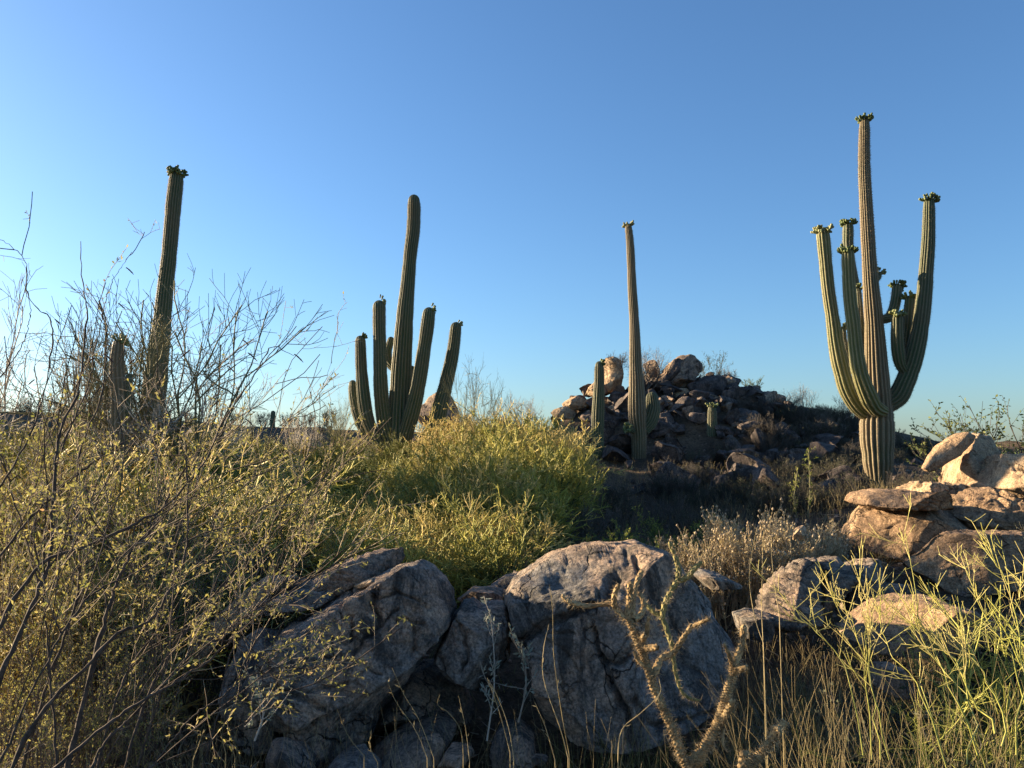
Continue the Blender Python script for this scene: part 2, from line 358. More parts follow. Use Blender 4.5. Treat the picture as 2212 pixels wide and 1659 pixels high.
# ------------------------------------------------------------------ rocks
_ico = {}
def ico(n):
    if n not in _ico:
        bm = bmesh.new(); bmesh.ops.create_icosphere(bm, subdivisions=n, radius=1.0)
        _ico[n] = (np.array([v.co[:] for v in bm.verts]), np.array([[v.index for v in f.verts] for f in bm.faces])); bm.free()
    return _ico[n]
def vnormals(V, Fc):
    fn = np.cross(V[Fc[:, 1]] - V[Fc[:, 0]], V[Fc[:, 2]] - V[Fc[:, 0]]); n = np.zeros_like(V)
    for k in range(3): np.add.at(n, Fc[:, k], fn)
    return unit(n)
def poly_radius(c, poly, th):
    """distance from c to the polygon's border along each angle th (the farthest crossing)"""
    d = np.stack([np.cos(th), np.sin(th)], 1); best = np.zeros(len(th)); p = np.asarray(poly, float) - c
    for i in range(len(p)):
        a, b = p[i], p[(i + 1) % len(p)]; e = b - a
        den = d[:, 0] * e[1] - d[:, 1] * e[0]; den = np.where(abs(den) < 1e-9, 1e-9, den)
        t = (a[0] * e[1] - a[1] * e[0]) / den; s = (a[0] * d[:, 1] - a[1] * d[:, 0]) / den
        ok = (t > 0) & (s >= -1e-6) & (s <= 1 + 1e-6); best = np.where(ok & (t > best), t, best)
    return np.where(best <= 0, np.median(best), best)
def rock_from_outline(name, uv, Y, label, group=None, mat=None, depth=None, sub=5, seed=1, facets=9, cracks=(), rough=1.0, cat='boulder',
                      lean=0.0, e1=.66, e2=.62, q=(.55, .93), ledge=0.0, cells=0.25, planes=(), cs=3.0):
    uv = np.asarray(uv, float); W = np.array([at(u, v, Y) for u, v in uv]); poly = W[:, [0, 2]]
    # area centroid
    x, z = poly[:, 0], poly[:, 1]; x2, z2 = np.roll(x, -1), np.roll(z, -1); cr = x * z2 - x2 * z; A = cr.sum() / 2
    c = np.array([((x + x2) * cr).sum() / (6 * A), ((z + z2) * cr).sum() / (6 * A)])
    size = math.sqrt(abs(A)); D = depth if depth is not None else size * .55
    d, Fc = ico(sub); rng = np.random.default_rng(seed)
    th = np.arctan2(d[:, 2], d[:, 0]); R = poly_radius(c, poly, th); s = np.hypot(d[:, 0], d[:, 2])
    pr = s ** e1; P = np.stack([R * pr * np.cos(th), np.sign(d[:, 1]) * abs(d[:, 1]) ** e2 * D, R * pr * np.sin(th)], 1)
    for k in range(facets):
        nrm = unit(np.array([rng.normal() * .75, -abs(rng.normal()) - .15 if k % 4 else abs(rng.normal()), rng.normal() * .65 + .15]))
        pj = P @ nrm; lim = pj.max() * rng.uniform(*q); ex = np.maximum(0, pj - lim); P -= nrm * (ex * .97)[:, None]
    for (nx, ny, nz, qq) in planes:
        nrm = unit(np.array([nx, ny, nz])); pj = P @ nrm; P -= nrm * np.maximum(0, pj - pj.max() * qq)[:, None]
    P[:, 1] += lean * P[:, 2]
    nrm = vnormals(P, Fc); Q = P / size + seed * 3.7
    crk = np.zeros(len(P)); disp = .030 * fbm(Q * 2.3, 3, seed) + .015 * fbm(Q * 8, 6, seed + 7, .62)
    if ledge:                                           # bedding planes: steps across a tilted direction
        ld = unit(np.array([.25, .2, 1.0])); hh = Q @ ld * 7 + .8 * fbm(Q * 2, 2, seed + 3); fr = hh - np.floor(hh)
        disp += ledge * .03 * (sstep(0, .7, fr) - sstep(.86, 1, fr))
    if cells:
        e, cid = voro_edge(Q * cs + .35 * np.stack([fbm(Q * 3, 2, 31), fbm(Q * 3, 2, 32), fbm(Q * 3, 2, 33)], 1), seed + 11)
        disp += cells * (.05 * (cid - .5) * sstep(0, .03, e) - .04 * np.exp(-(e / .05) ** 2)); crk = np.maximum(crk, min(1, cells) * np.exp(-(e / .05) ** 2))
    P = P + nrm * (disp * size * rough)[:, None]
    for (line, w, dp) in cracks:
        L = np.array([at(a, b, Y) for a, b in line])[:, [0, 2]] - c; w = w * 1.0 * px(Y); dp = dp * 2.0 * px(Y)
        q2 = P[:, [0, 2]] + 9 * px(Y) * np.stack([fbm(Q * 5, 2, 51), fbm(Q * 5, 2, 52)], 1) + 3 * px(Y) * np.stack([fbm(Q * 22, 2, 53), fbm(Q * 22, 2, 54)], 1); dist = np.full(len(P), 1e9)
        for i in range(len(L) - 1):
            a, e = L[i], L[i + 1] - L[i]; t = np.clip(((q2 - a) @ e) / (e @ e), 0, 1); dist = np.minimum(dist, np.linalg.norm(q2 - a - t[:, None] * e, axis=1))
        fr = (nrm[:, 1] < .25)
        P = P - nrm * (dp * np.exp(-(dist / w) ** 2) * fr)[:, None]; crk = np.maximum(crk, np.exp(-(dist / (w * .7)) ** 2) * fr * np.clip(.6 + 1.2 * fbm(Q * 6, 2, 71), .1, 1))
    org = np.array([c[0], Y, c[1]])
    o = mesh_obj(name, [(P, Fc, mat or ROCK_FG)], attr=('crack', crk)); o.location = org
    return tag(o, label, cat, group)

# crops of the photograph the outlines were measured in -> grid coordinates
def c5(L): return [(405.5 + x * .33338, 1106 + y * .33338) for x, y in L]
def c6(L): return [(1032.2 + x * .3333, 1106 + y * .3333) for x, y in L]
def c7(L): return [(1622 + x * .46665, 884.8 + y * .46665) for x, y in L]
def c3(L): return [(1179.7 + x * .26665, 700.4 + y * .26665) for x, y in L]
def c2(L): return [(663.5 + x * .3556, 368.6 + y * .3556) for x, y in L]
def c1(L): return [(x * .3556, 479.2 + y * .3556) for x, y in L]
def c8(L): return [(x * .3778, 1032 + y * .3778) for x, y in L]
def c4(L): return [(1695.8 + x * .5332, 221.2 + y * .5332) for x, y in L]

RF = rock_from_outline
# --- the two big foreground boulders and their slabs
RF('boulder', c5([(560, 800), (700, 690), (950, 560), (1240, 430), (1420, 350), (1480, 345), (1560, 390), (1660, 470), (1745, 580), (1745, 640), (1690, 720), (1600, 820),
                  (1500, 930), (1330, 1010), (1150, 1110), (900, 1215), (700, 1330), (560, 1300), (430, 1180), (400, 980)]), 5.2,
   'large cracked boulder with a dark slanting face, peaked at its right end', mat=ROCK_FG, depth=.7, sub=7, seed=11, facets=14, rough=.75, lean=.2, ledge=.4, cells=.4, cs=2.6, q=(.8, .96), planes=[(.18, -.95, .12, .5), (-.5, -.1, .86, .78), (.75, -.5, .35, .8)],
   cracks=[(c5([(560, 800), (700, 1000), (1000, 1130)]), 5, 6), (c5([(1250, 480), (1240, 560), (1265, 680), (1160, 830)]), 5, 9), (c5([(1270, 690), (1400, 580)]), 3, 5),
           (c5([(1020, 560), (1080, 640), (1140, 600), (1130, 780)]), 3, 5), (c5([(1470, 640), (1490, 800), (1480, 860)]), 3, 5), (c5([(1380, 660), (1440, 630), (1490, 660), (1560, 700)]), 3, 5),
           (c5([(1260, 520), (1380, 480), (1500, 530), (1600, 620)]), 3, 4), (c5([(940, 840), (1160, 870), (1300, 950)]), 3, 4), (c5([(640, 1020), (900, 1030), (1130, 990)]), 3, 5)])
RF('boulder', c5([(560, 1290), (760, 1275), (900, 1195), (1150, 1095), (1330, 1000), (1500, 925), (1470, 1010), (1400, 1120), (1250, 1170), (1215, 1300), (1200, 1420), (1000, 1560), (830, 1650), (740, 1600), (640, 1480), (580, 1400)]), 5.15,
   'dark wedge of rock under the peaked boulder, cut off from it by a slanting crack', mat=ROCK_FG, depth=.5, sub=6, seed=12, facets=7, ledge=.5,
   cracks=[(c5([(700, 1450), (900, 1380), (1200, 1230)]), 3, 4), (c5([(900, 1580), (1100, 1480)]), 3, 5)])
RF('boulder', c5([(300, 860), (420, 780), (560, 800), (640, 930), (620, 1150), (640, 1330), (600, 1480), (480, 1500), (330, 1330), (300, 1080)]), 5.1,
   'shadowed block below the left end of the peaked boulder, behind thin twigs', mat=ROCK_FG, depth=.5, sub=6, seed=13, facets=9, cells=.5)
RF('rock_slab', c5([(480, 610), (560, 540), (750, 480), (870, 410), (1050, 325), (1200, 278), (1390, 248), (1408, 335), (1240, 395), (1060, 480), (950, 545), (800, 570), (640, 560)]), 5.75,
   'long sunlit slab leaning over the peaked boulder, its end cut square', mat=ROCK_FG2, planes=[(-.55, -.35, .75, .6)], depth=.45, sub=6, seed=14, facets=6, cat='rock', ledge=1.3, e1=.7)
RF('rock_slab', c5([(420, 640), (520, 560), (760, 500), (960, 500), (940, 560), (800, 590), (560, 640)]), 5.5,
   'thin dark ledge in the gap above the peaked boulder', mat=ROCK_FG, depth=.3, sub=5, seed=15, facets=6, cat='rock', ledge=1.5)
RF('rock_slab', c5([(-30, 1150), (-10, 1000), (60, 850), (250, 650), (360, 545), (500, 425), (700, 430), (500, 540), (420, 650), (300, 760), (200, 900), (80, 1080)]), 5.6,
   'long pale slab sloping down to the left from the peaked boulder', mat=ROCK_TAN_LIT, depth=.35, sub=6, seed=16, facets=6, cat='rock', ledge=.8, e1=.7)
RF('boulder', c5([(1240, 410), (1060, 485), (1070, 510), (1240, 470), (1250, 430)]), 5.35, 'small sunlit flake of rock on the crest of the peaked boulder', mat=ROCK_TAN_LIT, depth=.12, sub=4, seed=17, cat='rock')
RF('boulder', c5([(1215, 1400), (1300, 1230), (1400, 1130), (1500, 1010), (1640, 980), (1780, 1120), (1850, 1280), (1800, 1370), (1600, 1375), (1350, 1420)]), 5.6,
   'dull brown boulder down in the hollow between the two big boulders', mat=ROCK_FG2, depth=.5, sub=6, seed=18, facets=6)
RF('boulder', c5([(1610, 920), (1660, 800), (1740, 640), (1780, 580), (1850, 570), (1900, 615), (2050, 600), (2085, 700), (2080, 900), (1960, 1080), (1900, 1140), (1780, 1110), (1660, 1000)]), 5.35,
   'upright grey boulder wedged between the two big boulders', mat=ROCK_FG, depth=.42, sub=6, seed=19, facets=7, cells=.3, cracks=[(c5([(1740, 650), (1820, 830), (1800, 960)]), 4, 6), (c5([(1640, 900), (1720, 1010), (1800, 1100)]), 4, 5)])
RF('boulder', c5([(1740, 580), (1840, 500), (1990, 500), (2080, 540), (2080, 620), (1900, 620), (1800, 600)]), 6.1, 'small brown rock behind the upright grey boulder', mat=ROCK_FG2, depth=.3, sub=5, seed=20, cat='rock')
RF('boulder', c5([(1960, 480), (2060, 420), (2180, 410), (2190, 520), (2060, 545)]), 6.5, 'grey rock peeping over the gap left of the broad boulder', mat=ROCK_FG, depth=.3, sub=5, seed=21, cat='rock')
RF('boulder', c6([(190, 590), (215, 520), (250, 455), (350, 385), (500, 305), (650, 258), (800, 243), (950, 238), (1060, 226), (1190, 262), (1300, 305), (1400, 420), (1500, 510), (1600, 600), (1690, 690), (1712, 740),
                  (1690, 900), (1640, 1080), (1550, 1190), (1400, 1235), (1280, 1275), (1100, 1335), (900, 1395), (700, 1410), (560, 1380), (430, 1280), (350, 1100), (310, 900), (230, 760)]), 5.2,
   'broad rounded boulder with a cracked blue-grey face behind the cholla', mat=ROCK_FG, depth=.85, sub=7, seed=23, facets=14, rough=.7, lean=.1, cells=.35, cs=2.2, q=(.8, .96), planes=[(-.35, -.93, .05, .55), (.5, -.82, .2, .6), (-.25, -.45, .86, .72), (.8, -.2, .55, .82)],
   cracks=[(c6([(225, 790), (340, 750), (450, 670), (560, 590), (650, 545), (750, 520), (800, 490), (862, 400)]), 7, 13), (c6([(700, 680), (760, 850), (790, 1000), (880, 1150), (925, 1320)]), 6, 11),
           (c6([(780, 860), (850, 850), (960, 775)]), 6, 12), (c6([(1230, 440), (1200, 530), (1120, 585)]), 5, 9), (c6([(900, 1060), (1000, 1130), (1100, 1180), (1500, 1190)]), 4, 6),
           (c6([(735, 480), (720, 600), (700, 680)]), 3, 5), (c6([(1000, 300), (1000, 340)]), 5, 6), (c6([(940, 1110), (890, 980), (1010, 800)]), 3, 4), (c6([(340, 760), (560, 700)]), 3, 3)])
RF('boulder', c6([(940, 245), (990, 218), (1120, 228), (1200, 270), (1180, 300), (1000, 300)]), 5.5, 'pale grey knob on top of the broad rounded boulder', mat=ROCK_FG2, depth=.25, sub=5, seed=24, cat='rock')
RF('rock_slab', c6([(1390, 400), (1450, 375), (1560, 400), (1700, 470), (1730, 500), (1600, 500), (1500, 495)]), 6.0, 'dark flat rock right behind the broad rounded boulder', mat=ROCK_FG, depth=.35, sub=5, seed=25, cat='rock')
# low rocks along the bottom edge
RF('rock_slab', c5([(1130, 1650), (1230, 1500), (1420, 1400), (1600, 1365), (1740, 1400), (1720, 1470), (1600, 1470), (1450, 1510), (1300, 1590)]), 5.0, 'long curved grey-green slab below the dull brown boulder', mat=ROCK_FG2, depth=.35, sub=5, seed=31, cat='rock')
RF('rock_slab', c5([(1230, 1660), (1300, 1580), (1500, 1480), (1620, 1465), (1692, 1525), (1640, 1610), (1500, 1700), (1300, 1720)]), 4.6, 'pale grey flat-topped rock at the bottom edge', mat=ROCK_FG2, depth=.3, sub=5, seed=32, cat='rock')
RF('boulder', c5([(1610, 1620), (1680, 1540), (1800, 1520), (1860, 1580), (1830, 1660), (1680, 1680)]), 4.55, 'small brown rock right of the pale flat-topped rock', mat=ROCK_FG2, depth=.2, sub=4, seed=33, cat='rock')
RF('boulder', c5([(880, 1690), (980, 1600), (1100, 1570), (1240, 1640), (1260, 1720), (1000, 1760)]), 4.5, 'rounded blue-grey rock cut by the bottom edge, left of the pale flat-topped rock', mat=ROCK_FG, depth=.3, sub=5, seed=34, cat='rock')
RF('boulder', c5([(510, 1560), (540, 1480), (600, 1470), (720, 1560), (830, 1680), (600, 1740), (500, 1700)]), 4.6, 'grey wedge of rock in the corner under the shadowed block', mat=ROCK_FG, depth=.3, sub=5, seed=35, cat='rock')
RF('boulder', c6([(60, 1560), (140, 1420), (280, 1400), (370, 1470), (380, 1560), (250, 1640), (100, 1640)]), 4.9, 'smooth dark rock between the big boulders near the bottom edge', mat=ROCK_FG, depth=.3, sub=5, seed=36, cat='rock')
RF('boulder', c6([(340, 1590), (380, 1575), (460, 1600), (450, 1640), (370, 1650)]), 4.5, 'fist-sized pale stone near the bottom edge', mat=ROCK_FG2, depth=.08, sub=4, seed=37, cat='rock')
RF('boulder', c8([(720, 1260), (740, 1200), (820, 1180), (860, 1260), (880, 1340), (760, 1390), (700, 1360)]), 5.0, 'small sunlit pinkish rock inside the left shrub', mat=ROCK_TAN_LIT, depth=.2, sub=5, seed=38, cat='rock')
RF('boulder', c8([(560, 1290), (600, 1260), (700, 1270), (730, 1380), (640, 1420), (540, 1380)]), 5.1, 'sunlit brown rock beside the small pinkish rock inside the left shrub', mat=ROCK_TAN_LIT, depth=.2, sub=5, seed=39, cat='rock')
RF('boulder', c8([(600, 1520), (700, 1400), (760, 1420), (780, 1500), (720, 1620), (620, 1640)]), 4.7, 'grey pointed rock low in the left shrub', mat=ROCK_FG2, depth=.25, sub=5, seed=40, cat='rock')
# --- right foreground rocks
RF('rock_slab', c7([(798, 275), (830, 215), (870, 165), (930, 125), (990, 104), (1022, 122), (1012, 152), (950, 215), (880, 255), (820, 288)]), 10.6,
   'flaky sunlit slab leaning on the pale golden boulder', mat=ROCK_TAN_LIT, depth=.16, sub=6, seed=51, cat='rock', e1=.5, e2=.4, facets=2, q=(.8, .95), planes=[(-.5, -.6, .62, .7)])
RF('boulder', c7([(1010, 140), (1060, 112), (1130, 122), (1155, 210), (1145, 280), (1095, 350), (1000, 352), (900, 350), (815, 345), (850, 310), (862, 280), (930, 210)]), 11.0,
   'pale golden boulder topmost of the rocks right of the many-armed saguaro', mat=ROCK_TAN_LIT, depth=.6, sub=6, seed=52, facets=6)
RF('boulder', c7([(1083, 362), (1130, 280), (1150, 235), (1165, 205), (1264, 208), (1420, 240), (1420, 430), (1195, 418), (1110, 375)]), 10.2,
   'golden boulder cut by the right edge of the photo', mat=ROCK_TAN_LIT, depth=.6, sub=6, seed=53, facets=6, cracks=[(c7([(1165, 270), (1200, 300), (1264, 340)]), 4, 5)])
RF('boulder', c7([(1000, 350), (1040, 330), (1085, 345), (1080, 368), (1020, 372)]), 9.9, 'small pale stone tucked under the pale golden boulder', mat=ROCK_TAN_LIT, depth=.15, sub=4, seed=54, cat='rock')
RF('boulder', c7([(1115, 400), (1140, 370), (1180, 375), (1200, 405), (1190, 425), (1140, 420)]), 9.6, 'small brown stone at the foot of the golden boulder at the edge', mat=ROCK_HILL, depth=.15, sub=4, seed=55, cat='rock')
RF('rock_slab', c7([(690, 360), (760, 330), (860, 345), (1000, 350), (1060, 360), (1000, 400), (850, 410), (740, 390)]), 10.0, 'crumbly gravelly ledge under the pale golden boulder', mat=ROCK_TAN_LIT, depth=.5, sub=6, seed=56, cat='rock', cells=1.2, rough=1.5)
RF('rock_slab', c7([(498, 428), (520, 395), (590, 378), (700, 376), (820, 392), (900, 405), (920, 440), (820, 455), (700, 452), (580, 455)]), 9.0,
   'flat-topped slab in front of the many-armed saguaro', planes=[(-.4, -.35, .85, .6)], mat=ROCK_BROWN_LIT, depth=.7, sub=6, seed=57, cat='rock', ledge=1.0)
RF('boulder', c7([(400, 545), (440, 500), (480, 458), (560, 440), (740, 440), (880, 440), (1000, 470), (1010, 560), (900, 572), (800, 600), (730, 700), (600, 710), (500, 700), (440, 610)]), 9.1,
   'overhanging brown boulder with a dark hollow below the flat-topped slab', planes=[(-.75, -.55, .3, .55)], mat=ROCK_BROWN_LIT, depth=.7, sub=6, seed=58, facets=8, cells=.4, lean=-.25)
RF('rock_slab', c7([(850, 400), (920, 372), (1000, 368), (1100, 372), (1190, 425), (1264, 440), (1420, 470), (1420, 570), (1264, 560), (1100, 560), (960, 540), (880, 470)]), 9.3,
   'long grey-brown slab below the two golden boulders', planes=[(-.5, -.5, .7, .6)], mat=ROCK_BROWN_LIT, depth=.6, sub=6, seed=59, cat='rock', ledge=1.2, cells=.5)
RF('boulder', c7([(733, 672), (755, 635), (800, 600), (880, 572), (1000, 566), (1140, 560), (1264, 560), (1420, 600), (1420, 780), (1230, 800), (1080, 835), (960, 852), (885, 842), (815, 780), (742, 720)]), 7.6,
   'big smooth tan boulder low on the right, sunlit on its left end', planes=[(-.72, -.6, .35, .5)], mat=ROCK_BROWN_LIT, depth=.55, sub=6, seed=60, facets=5)
RF('rock_slab', c7([(28, 945), (80, 850), (140, 795), (200, 757), (270, 725), (345, 707), (320, 790), (280, 900), (265, 960), (180, 965), (90, 990)]), 6.3,
   'purplish layered slab tilted beside the broad rounded boulder', mat=ROCK_FG2, planes=[(-.5, -.5, .7, .55)], depth=.4, sub=6, seed=61, cat='rock', ledge=1.4, lean=.5)
RF('rock_slab', c7([(345, 707), (440, 700), (450, 750), (430, 800), (400, 850), (330, 900), (280, 930), (300, 860), (330, 780)]), 6.5,
   'brown layered slab split from the purplish slab by a dark gap', mat=ROCK_FG2, depth=.4, sub=6, seed=62, cat='rock', ledge=1.4, lean=.5)
RF('rock_slab', c7([(395, 860), (430, 800), (455, 745), (520, 712), (600, 697), (620, 745), (618, 820), (560, 885), (450, 930), (400, 910)]), 6.7,
   'dark layered rock between the brown layered slab and the big smooth boulder', mat=ROCK_FG, depth=.4, sub=6, seed=63, cat='rock', ledge=1.2, cells=.5)
RF('rock_slab', c7([(560, 890), (620, 840), (700, 802), (765, 850), (740, 890), (650, 925), (590, 925)]), 6.4, 'small brown slab left of the big smooth tan boulder', mat=ROCK_FG2, depth=.3, sub=5, seed=64, cat='rock')
RF('boulder', c7([(440, 1040), (480, 1005), (600, 930), (760, 890), (900, 892), (1010, 930), (1060, 1000), (960, 1060), (820, 1090), (640, 1100), (520, 1090)]), 5.2,
   'smooth pinkish boulder half hidden by green twigs at lower right', planes=[(-.6, -.35, .72, .6)], mat=ROCK_BROWN_LIT, depth=.5, sub=6, seed=65, facets=5)
RF('boulder', c7([(-60, 960), (0, 935), (100, 950), (130, 1010), (60, 1050), (-40, 1050)]), 6.0, 'dark rock at the foot of the purplish slab', mat=ROCK_FG, depth=.3, sub=5, seed=66, cat='rock')
RF('boulder', c7([(590, 1270), (620, 1200), (700, 1190), (740, 1250), (700, 1310), (620, 1310)]), 4.6, 'pinkish rock deep in the grass at lower right', mat=ROCK_HILL, depth=.25, sub=5, seed=67, cat='rock')
RF('boulder', c7([(185, 580), (215, 550), (260, 532), (262, 560), (230, 600), (195, 605)]), 7.6, 'small pale stone caught in the tan flowering bush', mat=ROCK_TAN_LIT, depth=.1, sub=4, seed=68, cat='rock')
RF('boulder', c7([(315, 400), (330, 350), (390, 318), (440, 325), (465, 370), (450, 420), (380, 440)]), 14.0, 'rounded grey boulder left of the foot of the many-armed saguaro', mat=ROCK_HILL_SHADED, depth=.5, sub=5, seed=69)
RF('boulder', c7([(440, 430), (455, 390), (510, 385), (520, 430)]), 13.5, 'low dark rock right of the rounded grey boulder', mat=ROCK_HILL_SHADED, depth=.3, sub=5, seed=70, cat='rock')
RF('boulder', c2([(680, 1530), (690, 1430), (740, 1370), (790, 1340), (870, 1370), (912, 1440), (925, 1560), (800, 1600)]), 21.0, 'reddish boulder behind the right arm of the five-armed saguaro', mat=ROCK_HILL, depth=.7, sub=5, seed=71, facets=6)
RF('boulder', [(392, 1010), (398, 912), (430, 903), (475, 908), (482, 950), (465, 1010)], 23.0, 'dark hillside block standing in for a shaded hill on the skyline right of the tall left saguaro', mat=ROCK_HILL_SHADED, depth=.9, sub=5, seed=72, facets=9)  # dark block stands in for a shaded hillside

# --- the rock pile
PILE = [
 ([(290, 560), (340, 480), (372, 435), (440, 420), (480, 440), (480, 560), (380, 585)], 'sunlit slanting slab on the left shoulder of the rock pile', ROCK_TAN_LIT, 0),
 ([(440, 420), (450, 300), (500, 243), (560, 233), (605, 290), (625, 380), (615, 500), (560, 545), (480, 545)], 'tall sunlit golden boulder at the left summit of the rock pile', ROCK_TAN_LIT, .3),
 ([(780, 330), (830, 290), (870, 285), (955, 345), (900, 420), (800, 430)], 'reddish boulder behind dry twigs between the two summits of the pile', ROCK_HILL, .8),
 ([(850, 545), (905, 440), (960, 350), (1040, 290), (1120, 236), (1200, 258), (1255, 305), (1275, 380), (1295, 440), (1230, 545), (1100, 520), (1000, 550)], 'big pitted boulder crowning the rock pile', ROCK_HILL, .2),
 ([(980, 590), (1030, 530), (1100, 498), (1190, 520), (1215, 600), (1140, 645), (1050, 622)], 'rounded sunlit rock just under the big crowning boulder', ROCK_TAN_LIT, -.3),
 ([(1195, 600), (1260, 572), (1340, 578), (1410, 620), (1438, 665), (1390, 705), (1280, 680), (1210, 650)], 'pale humped rock above the short shaded saguaro', ROCK_TAN_LIT, -.4),
 ([(1378, 490), (1410, 430), (1475, 398), (1500, 425), (1600, 460), (1632, 510), (1575, 555), (1450, 532)], 'jagged pinkish rock on the skyline right of the crowning boulder', ROCK_HILL, .3),
 ([(1500, 700), (1560, 620), (1620, 580), (1760, 518), (1880, 520), (1915, 570), (1942, 640), (1910, 690), (1830, 722), (1750, 685), (1600, 710)], 'long overhanging boulder with one sunlit stripe at the right end of the pile', ROCK_HILL, -.1),
 ([(1888, 702), (1970, 658), (1997, 745), (1930, 755)], 'small angular rock below the overhanging boulder', ROCK_HILL_SHADED, 0),
 ([(1610, 550), (1700, 490), (1770, 478), (1790, 540), (1700, 560), (1650, 580)], 'thin tilted rock behind the overhanging boulder', ROCK_HILL, .4),
 ([(1408, 605), (1480, 530), (1560, 580), (1540, 665), (1460, 695)], 'dark creased rock left of the overhanging boulder', ROCK_HILL_SHADED, -.1),
 ([(1335, 560), (1370, 508), (1410, 540), (1395, 600), (1350, 595)], 'small greenish rock in the gap right of the crowning boulder', ROCK_HILL, -.1),
 ([(1210, 560), (1260, 450), (1350, 470), (1390, 520), (1330, 580)], 'shadowed rock filling the notch right of the crowning boulder', ROCK_HILL_SHADED, .5),
 ([(640, 780), (645, 660), (700, 600), (780, 590), (800, 700), (760, 800), (680, 810)], 'rounded golden rock behind the thin lone saguaro', ROCK_TAN_LIT, -.2),
 ([(478, 570), (540, 530), (640, 520), (665, 600), (640, 660), (520, 670), (475, 640)], 'grey block under the tall golden summit boulder', ROCK_HILL_SHADED, -.1),
 ([(475, 745), (490, 670), (550, 650), (620, 680), (640, 750), (600, 790), (520, 780)], 'cracked sunlit block between the two thin saguaros', ROCK_TAN_LIT, -.3),
 ([(128, 650), (150, 590), (210, 563), (330, 575), (375, 630), (365, 690), (260, 700), (160, 690)], 'rounded tan boulder at the left foot of the summit', ROCK_TAN_LIT, 0),
 ([(15, 745), (60, 690), (110, 658), (250, 660), (300, 710), (200, 770), (80, 770)], 'low tan boulder at the far left end of the pile', ROCK_TAN_LIT, 0),
 ([(280, 780), (310, 700), (372, 690), (380, 780), (340, 830)], 'pinkish rock left of the short saguaro on the pile', ROCK_HILL, -.2),
 ([(490, 940), (500, 850), (570, 835), (622, 880), (605, 940), (545, 975)], 'brown block low between the two thin saguaros', ROCK_HILL, -.4),
 ([(540, 835), (570, 793), (622, 800), (622, 855), (560, 860)], 'small rounded stone above the low brown block', ROCK_HILL, -.4),
 ([(815, 905), (900, 830), (970, 808), (1080, 880), (1148, 960), (1100, 1090), (1010, 1190), (880, 1170), (815, 1010)], 'massive dark boulder in shade right of the thin lone saguaro', ROCK_HILL_SHADED, -1.0),
 ([(450, 1180), (480, 1030), (540, 1018), (595, 1080), (575, 1170), (500, 1200)], 'rounded dark boulder at the foot of the short left saguaro', ROCK_HILL_SHADED, -1.0),
 ([(1155, 1090), (1180, 1010), (1270, 1018), (1305, 1065), (1280, 1115)], 'shaded oval rock left of the short shaded saguaro', ROCK_HILL_SHADED, -1.0),
 ([(1400, 1180), (1440, 1085), (1500, 1078), (1575, 1160), (1500, 1215)], 'shaded lumpy rock right of the base of the short shaded saguaro', ROCK_HILL_SHADED, -1.2),
 ([(1540, 1240), (1600, 1150), (1700, 1088), (1785, 1098), (1820, 1170), (1800, 1270), (1640, 1290)], 'large smooth shaded boulder on the right slope', ROCK_HILL_SHADED, -1.6),
 ([(1600, 1330), (1650, 1230), (1740, 1180), (1820, 1225), (1890, 1320), (1750, 1370)], 'smooth shaded boulder below the large one on the right slope', ROCK_HILL_SHADED, -2.0),
 ([(1215, 1540), (1235, 1430), (1270, 1405), (1330, 1440), (1375, 1510), (1340, 1620), (1240, 1620)], 'upright shaded rock behind the lime-green bush', ROCK_HILL_SHADED, -3.5),
 ([(640, 1250), (680, 1185), (740, 1157), (810, 1170), (835, 1225), (760, 1270)], 'low rounded shaded rock below the thin lone saguaro', ROCK_HILL_SHADED, -1.2),
 ([(430, 1300), (450, 1180), (500, 1170), (555, 1230), (550, 1310), (480, 1360)], 'shaded greyish boulder low on the left flank of the slope', ROCK_HILL_SHADED, -1.4),
 ([(190, 1000), (180, 900), (230, 840), (330, 820), (380, 870), (380, 990), (300, 1030)], 'dark purple-grey boulder beside the yellow-green thicket', ROCK_HILL_SHADED, -.8),
 ([(170, 1140), (200, 1040), (300, 1010), (370, 1050), (370, 1150), (250, 1180)], 'shaded brown boulder half behind the yellow-green thicket', ROCK_HILL_SHADED, -1.0),
 ([(905, 650), (950, 600), (1000, 612), (1010, 680), (960, 705)], 'squarish shaded rock right of the thin lone saguaro', ROCK_HILL_SHADED, -.3),
 ([(600, 1060), (620, 1000), (690, 985), (700, 1050), (650, 1080)], 'small shaded rock touching the base of the thin lone saguaro', ROCK_HILL_SHADED, -.9),
 ([(1390, 1050), (1395, 995), (1450, 985), (1470, 1040), (1430, 1070)], 'small shaded rock right of the short shaded saguaro', ROCK_HILL_SHADED, -.9),
 ([(1490, 1050), (1510, 995), (1600, 985), (1640, 1040), (1570, 1130), (1510, 1110)], 'dark squat rock in the middle of the right slope', ROCK_HILL_SHADED, -1.0),
 ([(1030, 800), (1050, 765), (1110, 780), (1150, 840), (1100, 870)], 'small tilted shaded rock above the massive dark boulder', ROCK_HILL_SHADED, -.5),
 ([(480, 1420), (500, 1370), (560, 1352), (620, 1370), (600, 1420)], 'flat shaded stone low on the slope', ROCK_HILL_SHADED, -2.5),
 ([(410, 1440), (430, 1380), (500, 1390), (530, 1450), (470, 1480)], 'squat shaded rock beside the flat stone low on the slope', ROCK_HILL_SHADED, -2.7),
 ([(860, 1000), (870, 940), (960, 920), (1000, 980), (930, 1030)], 'grey-green shaded lump on the massive dark boulder', ROCK_HILL_SHADED, -1.2),
 ([(300, 640), (370, 600), (480, 610), (490, 690), (380, 720)], 'shaded block behind the short left saguaro', ROCK_HILL_SHADED, .1),
]
